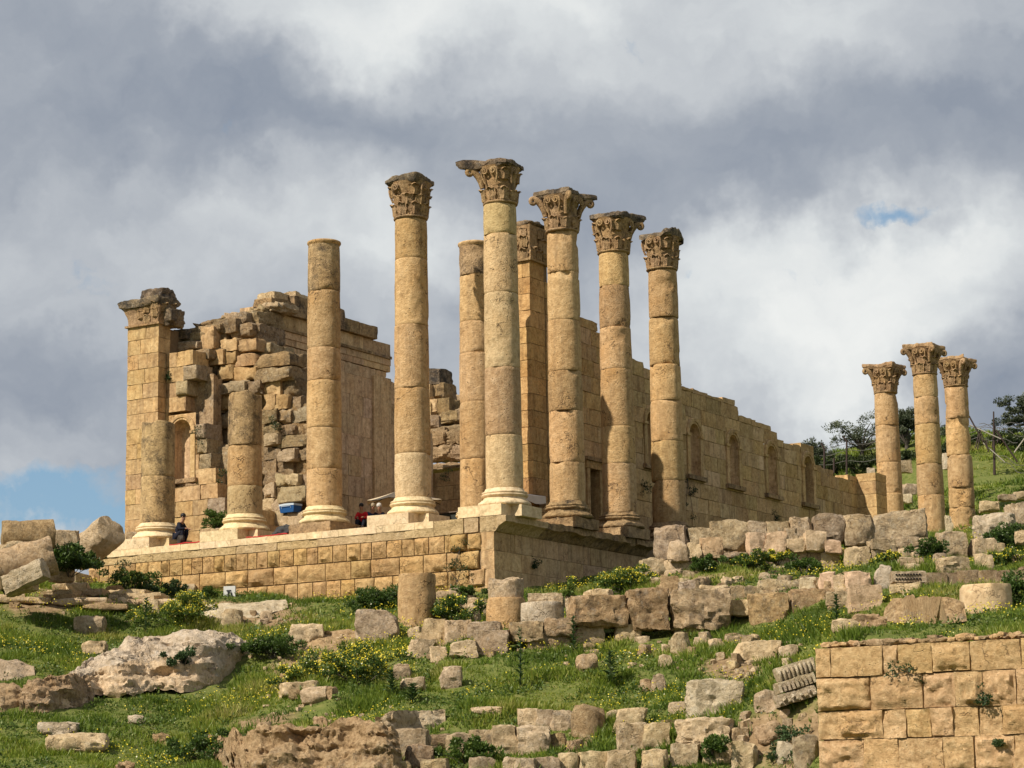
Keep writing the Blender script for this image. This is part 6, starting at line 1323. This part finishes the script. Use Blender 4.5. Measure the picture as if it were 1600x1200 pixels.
# ------------------------------------------------------------------ fences on the crest
def pole(name, p, q, r0, r1, mat, parent): V, Fc = tube([p, tuple((np.array(p)+np.array(q))/2), q], [r0, (r0+r1)/2, r1], 7); return link(name, mesh_of(name, V, Fc, M[mat], smooth=60), parent)
def rel(P, o): return tuple(np.array(P)-np.array(o.location))
fo = at_D(1295, 727, 166); wf = thing('wire_fence', fo, 'wire fence with angled dark posts along the crest behind the niche wall', 'fence')
for x, yb, yt, xt in ((1288, 728, 693, 1283), (1323, 738, 682, 1317), (1303, 733, 716, 1303)):
    a, b = at_D(x, yb+6, 166), at_D(x, yt+8 if xt != x else yt, 166); pole('post', rel(a, wf), rel(b, wf), .08, .07, 'iron', wf)
    if xt != x: pole('post_arm', rel(b, wf), rel(at_D(xt, yt-1, 166), wf), .07, .06, 'iron', wf)
for ya, yb in ((712, 696), (726, 716), (700, 688)):
    pts = [rel(at_D(1280+k*10, ya+(yb-ya)*k/11+2.0*math.sin(k*1.1), 166), wf) for k in range(12)]; V, Fc = tube(pts, .018, 5); link('wire', mesh_of('wire', V, Fc, M['wire'], smooth=60), wf)
bo = at_D(1553, 722, 158); bf = thing('broken_fence', bo, 'collapsed tangle of dark fence poles and wires on the crest at the right', 'fence')
pole('post', rel(at_D(1554, 742, 158), bf), rel(at_D(1552.5, 643, 158), bf), .10, .05, 'iron', bf); pole('post', rel(at_D(1552, 700, 158.2), bf), rel(at_D(1554, 665, 158.2), bf), .09, .09, 'iron', bf)
for a, b, m_, r_ in (((1514, 650), (1536, 690), 'iron', .06), ((1515, 664), (1564, 686), 'rope', .05), ((1531, 672), (1524, 700), 'iron', .05), ((1533, 676), (1527, 702), 'iron', .05), ((1530, 670), (1545, 706), 'iron', .045), ((1556, 672), (1590, 722), 'iron', .07), ((1585, 707), (1606, 678), 'rope', .06), ((1536, 692), (1570, 722), 'rope', .045), ((1541, 688), (1543, 702), 'iron', .05), ((1562, 680), (1558, 692), 'iron', .05)):
    pole('rail', rel(at_D(*a, 158), bf), rel(at_D(*b, 157.6), bf), r_, r_*.8, m_, bf)
for k, (x0, y0, x1, y1) in enumerate(((1516, 664, 1600, 670), (1514, 674, 1596, 660), (1518, 684, 1590, 690), (1530, 662, 1600, 682), (1540, 700, 1600, 730), (1552, 712, 1606, 745))):
    pts = [rel(at_D(x0+(x1-x0)*j/10, y0+(y1-y0)*j/10+3*math.sin(j*1.3+k), 158), bf) for j in range(11)]; V, Fc = tube(pts, .022, 5); link('wire', mesh_of('wire', V, Fc, M['wire'], smooth=60), bf)
fa = at_D(1600, 735, 150)

# ------------------------------------------------------------------ white panel with a dark tap shape at the wall's foot
M['panel'] = plain('white_panel', (.50, .50, .48), .6, .08); M['dark'] = plain('dark_paint', (.02, .02, .022), .6)
P = on_Y(359, 942, PY-.9)+np.array([0, 0, .12]); pn = thing('panel', P, 'small white panel with a dark tap-like emblem at the foot of the podium', 'sign', rz=.25)
V, Fc = cube_grid(2); link('board', mesh_of('board', V*np.array([.27, .05, .29])+np.array([0, 0, .30]), Fc, M['panel'], smooth=30), pn)
a, b = join([tube([(-.02, -.06, .1), (-.02, -.06, .34)], .055, 6), tube([(-.02, -.06, .30), (.10, -.06, .30), (.12, -.06, .2)], .035, 6), tube([(-.12, -.06, .40), (.08, -.06, .40)], .03, 6)]), None
link('emblem', mesh_of('emblem', a[0], a[1], M['dark'], smooth=50), pn)
# ------------------------------------------------------------------ parasols
M['canvas'] = plain('tan_canvas', (.58, .47, .32), .9, .1, 3); M['canvas_w'] = plain('white_canvas', (.66, .60, .54), .9, .12, 3); M['pole'] = plain('dark_pole', (.05, .035, .025), .6)
def parasol(label, X, Y, z0, zr, rise, R, mat, tilt=0, sides=8, valance=.0):
    t = thing('parasol', (X, Y, z0), label, 'parasol'); V = []; Fc = []; n_ = sides*4
    for k in range(7):
        f = k/6
        for i in range(n_):
            a = 2*math.pi*i/n_; seg = math.pi/sides; rr_ = R*math.cos(seg)/math.cos(((a) % (2*seg))-seg); sag = .10*R*f*(1-f)+.03*R*f*abs(math.sin(a*sides/2))
            V.append((rr_*f*math.cos(a), rr_*f*math.sin(a), rise*(1-f)-sag))
    for k in range(6):
        for i in range(n_): j = (i+1) % n_; Fc.append((k*n_+i, (k+1)*n_+i, (k+1)*n_+j, k*n_+j))
    V = np.array(V); o = len(V)
    if valance:
        for i in range(n_): V = np.concatenate([V, [[V[6*n_+i][0]*1.01, V[6*n_+i][1]*1.01, V[6*n_+i][2]-valance*(1+.12*math.sin(i*1.7))]]])
        for i in range(n_): j = (i+1) % n_; Fc.append((6*n_+i, o+i, o+j, 6*n_+j))
    V2 = V-np.array([0, 0, .025]); m_ = len(V); Fc = Fc+[tuple(x+m_ for x in f[::-1]) for f in Fc]
    c = link('canopy', mesh_of('canopy', np.concatenate([V, V2]), Fc, M[mat], smooth=40), t, (0, 0, zr-z0), rot=(tilt, 0, .2))
    for i in range(sides):
        a = 2*math.pi*i/sides; Vv, Ff = tube([(0, 0, rise-.06), (R*.5*math.cos(a), R*.5*math.sin(a), rise*.5-.08), (R*.97*math.cos(a), R*.97*math.sin(a), -.05)], .014, 5); link('rib', mesh_of('rib', Vv, Ff, M['pole']), c)
    Vv, Ff = tube([(0, 0, 0), (0, 0, (zr-z0)*.5), (0, 0, zr-z0+rise)], .03, 8); link('pole', mesh_of('pole', Vv, Ff, M['pole'], smooth=60), t)
zf = -.46
Pc = on_Y(632, 784, 4.5); parasol('open tan parasol half hidden behind the column with the worn round capital', Pc[0], 4.5, zf, Pc[2], .62, 1.78, 'canvas')
Pc = on_Y(722, 794, 3.2); parasol('low whitish parasol with a drooping valance, behind the second column row', Pc[0], 7.0, zf, on_Y(722, 786, 7.0)[2], .42, 1.75, 'canvas_w', valance=.30)
# market table in the shade of the white parasol
Pc = on_Y(706, 800, 5.6); tb = thing('stall_table', (Pc[0], 5.6, zf), 'dark draped stall table in the shade of the white parasol', 'table'); M['drape'] = plain('dark_drape', (.03, .035, .032), .9)
Q, Fc = rock(2.2, .8, 1.25, seed(), 10, .06, .05, 2.5); link('cloth', mesh_of('cloth', Q, Fc, M['drape'], smooth=50), tb); V, Fc = box(-1.15, 1.15, -.45, .45, 1.25, 1.29); link('table_top', mesh_of('table_top', V, Fc, M['wood']), tb)
# ------------------------------------------------------------------ cool box, rugs, bundle
Pc = on_Y(452, 801, 10.4); cb = thing('cool_box', (Pc[0], 10.5, Pc[2]), 'blue cool box with a white lid on a tan block', 'cool box', rz=-.1); M['blue'] = plain('blue_plastic', (.012, .07, .21), .45, .06, 3); M['lid'] = plain('white_plastic', (.45, .52, .58), .5, .05, 3)
V, Fc = cube_grid(4); V = np.sign(V)*np.abs(V)**1.0*np.array([.46, .28, .17])*(1-.02*(np.abs(V).min(1) > .9))[:, None]; V[:, :2] *= (1+.05*V[:, 2:3]/.17)
link('tub', mesh_of('tub', V, Fc, M['blue'], smooth=35), cb, (0, 0, .17)); V, Fc = cube_grid(4); V = V*np.array([.49, .31, .045]); V[:, 2] -= .02*(V[:, 0]/.49)**2; link('lid', mesh_of('lid', V, Fc, M['lid'], smooth=35), cb, (0, 0, .39)); V, Fc = tube([(-.3, -.31, .2), (-.3, -.34, .3), (.3, -.34, .3), (.3, -.31, .2)], .015, 6); link('handle', mesh_of('handle', V, Fc, M['lid']), cb)
M['red'] = plain('red_cloth', (.42, .035, .03), .9, .2, 6); M['redj'] = plain('red_jacket', (.52, .012, .02), .85, .2, 6); M['navy'] = plain('navy_cloth', (.008, .010, .022), .9, .3, 8); M['skin'] = plain('skin', (.33, .18, .11), .6, .08); M['hair'] = plain('black_hair', (.012, .010, .009), .6); M['boot'] = plain('brown_boot', (.035, .026, .02), .7); M['scarf'] = plain('pale_scarf', (.50, .47, .43), .9); M['tanhat'] = plain('tan_scarf', (.34, .27, .18), .9); M['sack'] = plain('dark_sack', (.045, .045, .045), .9, .3, 6); M['bluec'] = plain('blue_cloth', (.02, .035, .09), .9)
def rug(label, X, Y, w, d, sd_):
    n_ = 14; V, Fc = cube_grid(n_); V = V*np.array([w/2, d/2, .02]); V[:, 2] += .05*np.abs(fbm(V*np.array([3, 3, 0])+sd_, 3, sd_))+.02; t = link('rug', mesh_of('rug', V, Fc, M['red'], smooth=50), None, (X, Y, zf+.005)); tag(t, label, 'rug')
rug('red cloth spread on the podium edge under the seated vendor', on_Y(308, 848, -.8)[0], -.85, 2.6, .6, 3); rug('red cloth on the podium edge left of the grey bundle', on_Y(425, 833, -.8)[0], -.85, 2.2, .7, 5)
Pc = on_Y(441, 828, -.2); Q, Fc = rock(.95, .7, .62, 77, 14, .5, .10, 2.5, skew=.3); V2, F2 = rock(.7, .5, .32, 78, 10, .5, .08, 3); V2 += np.array([.75, -.05, 0]); V, Fc = join([(Q, Fc), (V2, F2)])
tag(link('bundle', mesh_of('bundle', V, Fc, M['sack'], smooth=60), None, (Pc[0], -.2, zf)), 'dark grey cloth bundle beside the red cloth, left of the column without capital', 'bundle')
for q in ((314, 826, 346, 850, T, 'pale rough stone beside the seated vendor', 101.2), (196, 832, 226, 852, G, 'grey rock behind the base of the shortest stump', 104.5), (337, 826, 352, 836, T, 'small tan block behind the base of the second stump', 101.8)): S(*q[:6], D=q[6], rnd=.3)

# ------------------------------------------------------------------ people
def skin_mesh(name, joints, edges, mat, parent, sub=2):
    """one continuous tapered surface grown round a skeleton: joints = {name: (x, y, z, radius)}"""
    ks = list(joints); me = bpy.data.meshes.new(name); me.from_pydata([joints[k][:3] for k in ks], [(ks.index(a), ks.index(b)) for a, b in edges], []); me.update()
    o = link(name, me, parent); m_ = o.modifiers.new('skin', 'SKIN'); m_.use_smooth_shade = True
    for i, k in enumerate(ks): s = me.skin_vertices[0].data[i]; s.radius = (joints[k][3], joints[k][3] if len(joints[k]) < 5 else joints[k][4]); s.use_root = (i == 0)
    u = o.modifiers.new('sub', 'SUBSURF'); u.levels = sub; u.render_levels = sub; me.materials.append(mat); return o
def ball(name, c, r, mat, parent, sc=(1, 1, 1), zmin=-2):
    V, Fc = cube_grid(6); V = V/np.linalg.norm(V, axis=1)[:, None]; V = V*np.array(sc)*r; V[:, 2] = np.maximum(V[:, 2], zmin*r); return link(name, mesh_of(name, V+np.array(c), Fc, mat, smooth=180), parent)
def seated(label, loc, rz, top, legs, hairm='hair', wrap=None, squat=False):
    """a person sitting or squatting, facing +x; hips at about 0.28 m"""
    p = thing('person', loc, label, 'person', rz=rz)
    hz = .34 if squat else .22
    J = {'pelvis': (0, 0, hz, .15, .13), 'waist': (.05, 0, hz+.20, .135, .11), 'chest': (.14, 0, hz+.42, .155, .115), 'neck': (.21, 0, hz+.58, .055), 'head': (.26, 0, hz+.68, .085), 'crown': (.275, 0, hz+.79, .085)}
    E = [('pelvis', 'waist'), ('waist', 'chest'), ('chest', 'neck'), ('neck', 'head'), ('head', 'crown')]
    for s, n_ in ((-1, 'r'), (1, 'l')):
        kx, kz = (.36, hz+.22) if squat else (.42, hz+.16); ax = .22 if squat else .55
        J.update({'hip'+n_: (.02, s*.10, hz, .105), 'knee'+n_: (kx, s*.16, kz, .075), 'ankle'+n_: (ax, s*.13, .08, .045), 'toe'+n_: (ax+.17, s*.15, .04, .04)})
        J.update({'sh'+n_: (.15, s*.18, hz+.47, .07), 'el'+n_: (.26, s*.25, hz+.25, .05), 'wr'+n_: (.44, s*.14, hz+.28, .034), 'ha'+n_: (.52, s*.11, hz+.28, .030)})
        E += [('pelvis', 'hip'+n_), ('hip'+n_, 'knee'+n_), ('knee'+n_, 'ankle'+n_), ('ankle'+n_, 'toe'+n_), ('chest', 'sh'+n_), ('sh'+n_, 'el'+n_), ('el'+n_, 'wr'+n_), ('wr'+n_, 'ha'+n_)]
    skin_mesh('body', J, E, M['skin'], p)
    for s, n_ in ((-1, 'r'), (1, 'l')):                                    # fingers and thumbs
        hx, hy, hz_ = J['ha'+n_][:3]
        for f in range(4): V, Fc = tube([(hx, hy+(f-1.5)*.016, hz_), (hx+.05, hy+(f-1.5)*.017, hz_-.006), (hx+.085-.006*abs(f-1.5), hy+(f-1.5)*.016, hz_-.035)], [.010, .009, .006], 5); link('finger', mesh_of('finger', V, Fc, M['skin'], smooth=60), p)
        V, Fc = tube([(hx-.02, hy-s*.028, hz_), (hx+.02, hy-s*.05, hz_-.01), (hx+.045, hy-s*.045, hz_-.03)], [.011, .010, .007], 5); link('thumb', mesh_of('thumb', V, Fc, M['skin'], smooth=60), p)
    G_ = {k: J[k][:3]+tuple(r_*1.16+.012 for r_ in J[k][3:]) for k in J}
    tj = ['waist', 'chest', 'shr', 'shl', 'elr', 'ell', 'wrr', 'wrl']; T_ = {'pelvis': (.0, 0, hz+.05, .17, .145), **{k: G_[k] for k in tj}}
    skin_mesh('jacket', T_, [('pelvis', 'waist'), ('waist', 'chest'), ('chest', 'shr'), ('shr', 'elr'), ('elr', 'wrr'), ('chest', 'shl'), ('shl', 'ell'), ('ell', 'wrl')], M[top], p)
    lj = ['hipr', 'hipl', 'kneer', 'kneel', 'ankler', 'anklel']; skin_mesh('trousers', {'pelvis': (.0, 0, hz-.01, .165, .14), **{k: G_[k] for k in lj}}, [('pelvis', 'hipr'), ('hipr', 'kneer'), ('kneer', 'ankler'), ('pelvis', 'hipl'), ('hipl', 'kneel'), ('kneel', 'anklel')], M[legs], p)
    for n_ in 'rl':
        a, t_ = J['ankle'+n_], J['toe'+n_]; V, Fc = tube([(a[0]-.06, a[1], .05), (a[0], a[1], .07), (a[0]+.10, a[1], .055), (t_[0]+.03, t_[1], .035)], [.045, .06, .05, .03], 8); link('shoe', mesh_of('shoe', V, Fc, M['boot'], smooth=60), p)
    hc = np.array(J['crown'][:3]); ball('hair' if not wrap else 'head_scarf', hc+np.array([-.028, 0, .03]), .112 if not wrap else .128, M[wrap or hairm], p, (1.0, .92, .95), -.55)
    fx = hc+np.array([.085, 0, -.045]); V, Fc = tube([fx+np.array([0, 0, .03]), fx+np.array([.03, 0, -.005]), fx+np.array([.0, 0, -.012])], [.010, .014, .008], 6); link('nose', mesh_of('nose', V, Fc, M['skin'], smooth=60), p)
    for s in (-1, 1): ball('eye', hc+np.array([.078, s*.034, -.02]), .011, M['dark'], p); ball('ear', hc+np.array([-.005, s*.088, -.035]), .026, M['skin'], p, (.8, .4, 1.2))
    ball('mouth', hc+np.array([.078, 0, -.085]), .016, M['redj'], p, (.5, 1.5, .35)); return p
Pc = on_Y(283, 846, -.1); vp = seated('man in a dark navy jacket squatting on the podium edge, head bent, facing right', (Pc[0], -.35, zf+.12), .15, 'navy', 'navy', squat=True); vp.scale = (1.12, 1.12, 1.12)
Pc = on_Y(283, 846, -.35); Q, Fc = rock(.55, .5, .16, 91, 8, .3, .04, 3); tag(link('stone', mesh_of('stone', Q, Fc, M['tan'], smooth=50), None, (Pc[0]+.05, -.35, zf)), 'low flat stone under the squatting man', 'stone')
g5 = None
Y_ = 1.5
for px, py, top, wrap, lab, rz_ in ((567, 818, 'redj', None, 'person in a bright red jacket seated behind the podium edge', -1.2), (579, 818, 'bluec', 'tanhat', 'person with a tan head cloth and blue clothes seated next to the red jacket', -.6), (592, 815, 'navy', 'scarf', 'person in dark clothes with a white head cloth, nearest the column base', -.9)):
    Pc = on_Y(px, py, Y_); seated(lab, (Pc[0], Y_, zf+.30), rz_, top, 'navy', wrap=wrap)
    Q, Fc = rock(.6, .6, .42, seed(), 8, .25, .04, 3); tag(link('stone', mesh_of('stone', Q, Fc, M['tan'], smooth=50), None, (Pc[0], Y_, zf)), 'stone seat under the '+{'redj': 'red jacket', 'bluec': 'person with the tan head cloth', 'navy': 'person with the white head cloth'}[top], 'stone'); Y_ += .25
# satchel at the vendor's feet
Pc = on_Y(284, 850, -.95); Q, Fc = rock(.34, .26, .42, 93, 9, .4, .04, 3); t = thing('bag', (Pc[0], -.98, zf+.03), 'dark bag standing on the red cloth at the squatting man', 'bag'); link('body', mesh_of('body', Q, Fc, M['boot'], smooth=55), t); V, Fc = tube([(-.1, 0, .36), (-.06, 0, .52), (.06, 0, .52), (.1, 0, .36)], .015, 6); link('strap', mesh_of('strap', V, Fc, M['dark'], smooth=60), t)
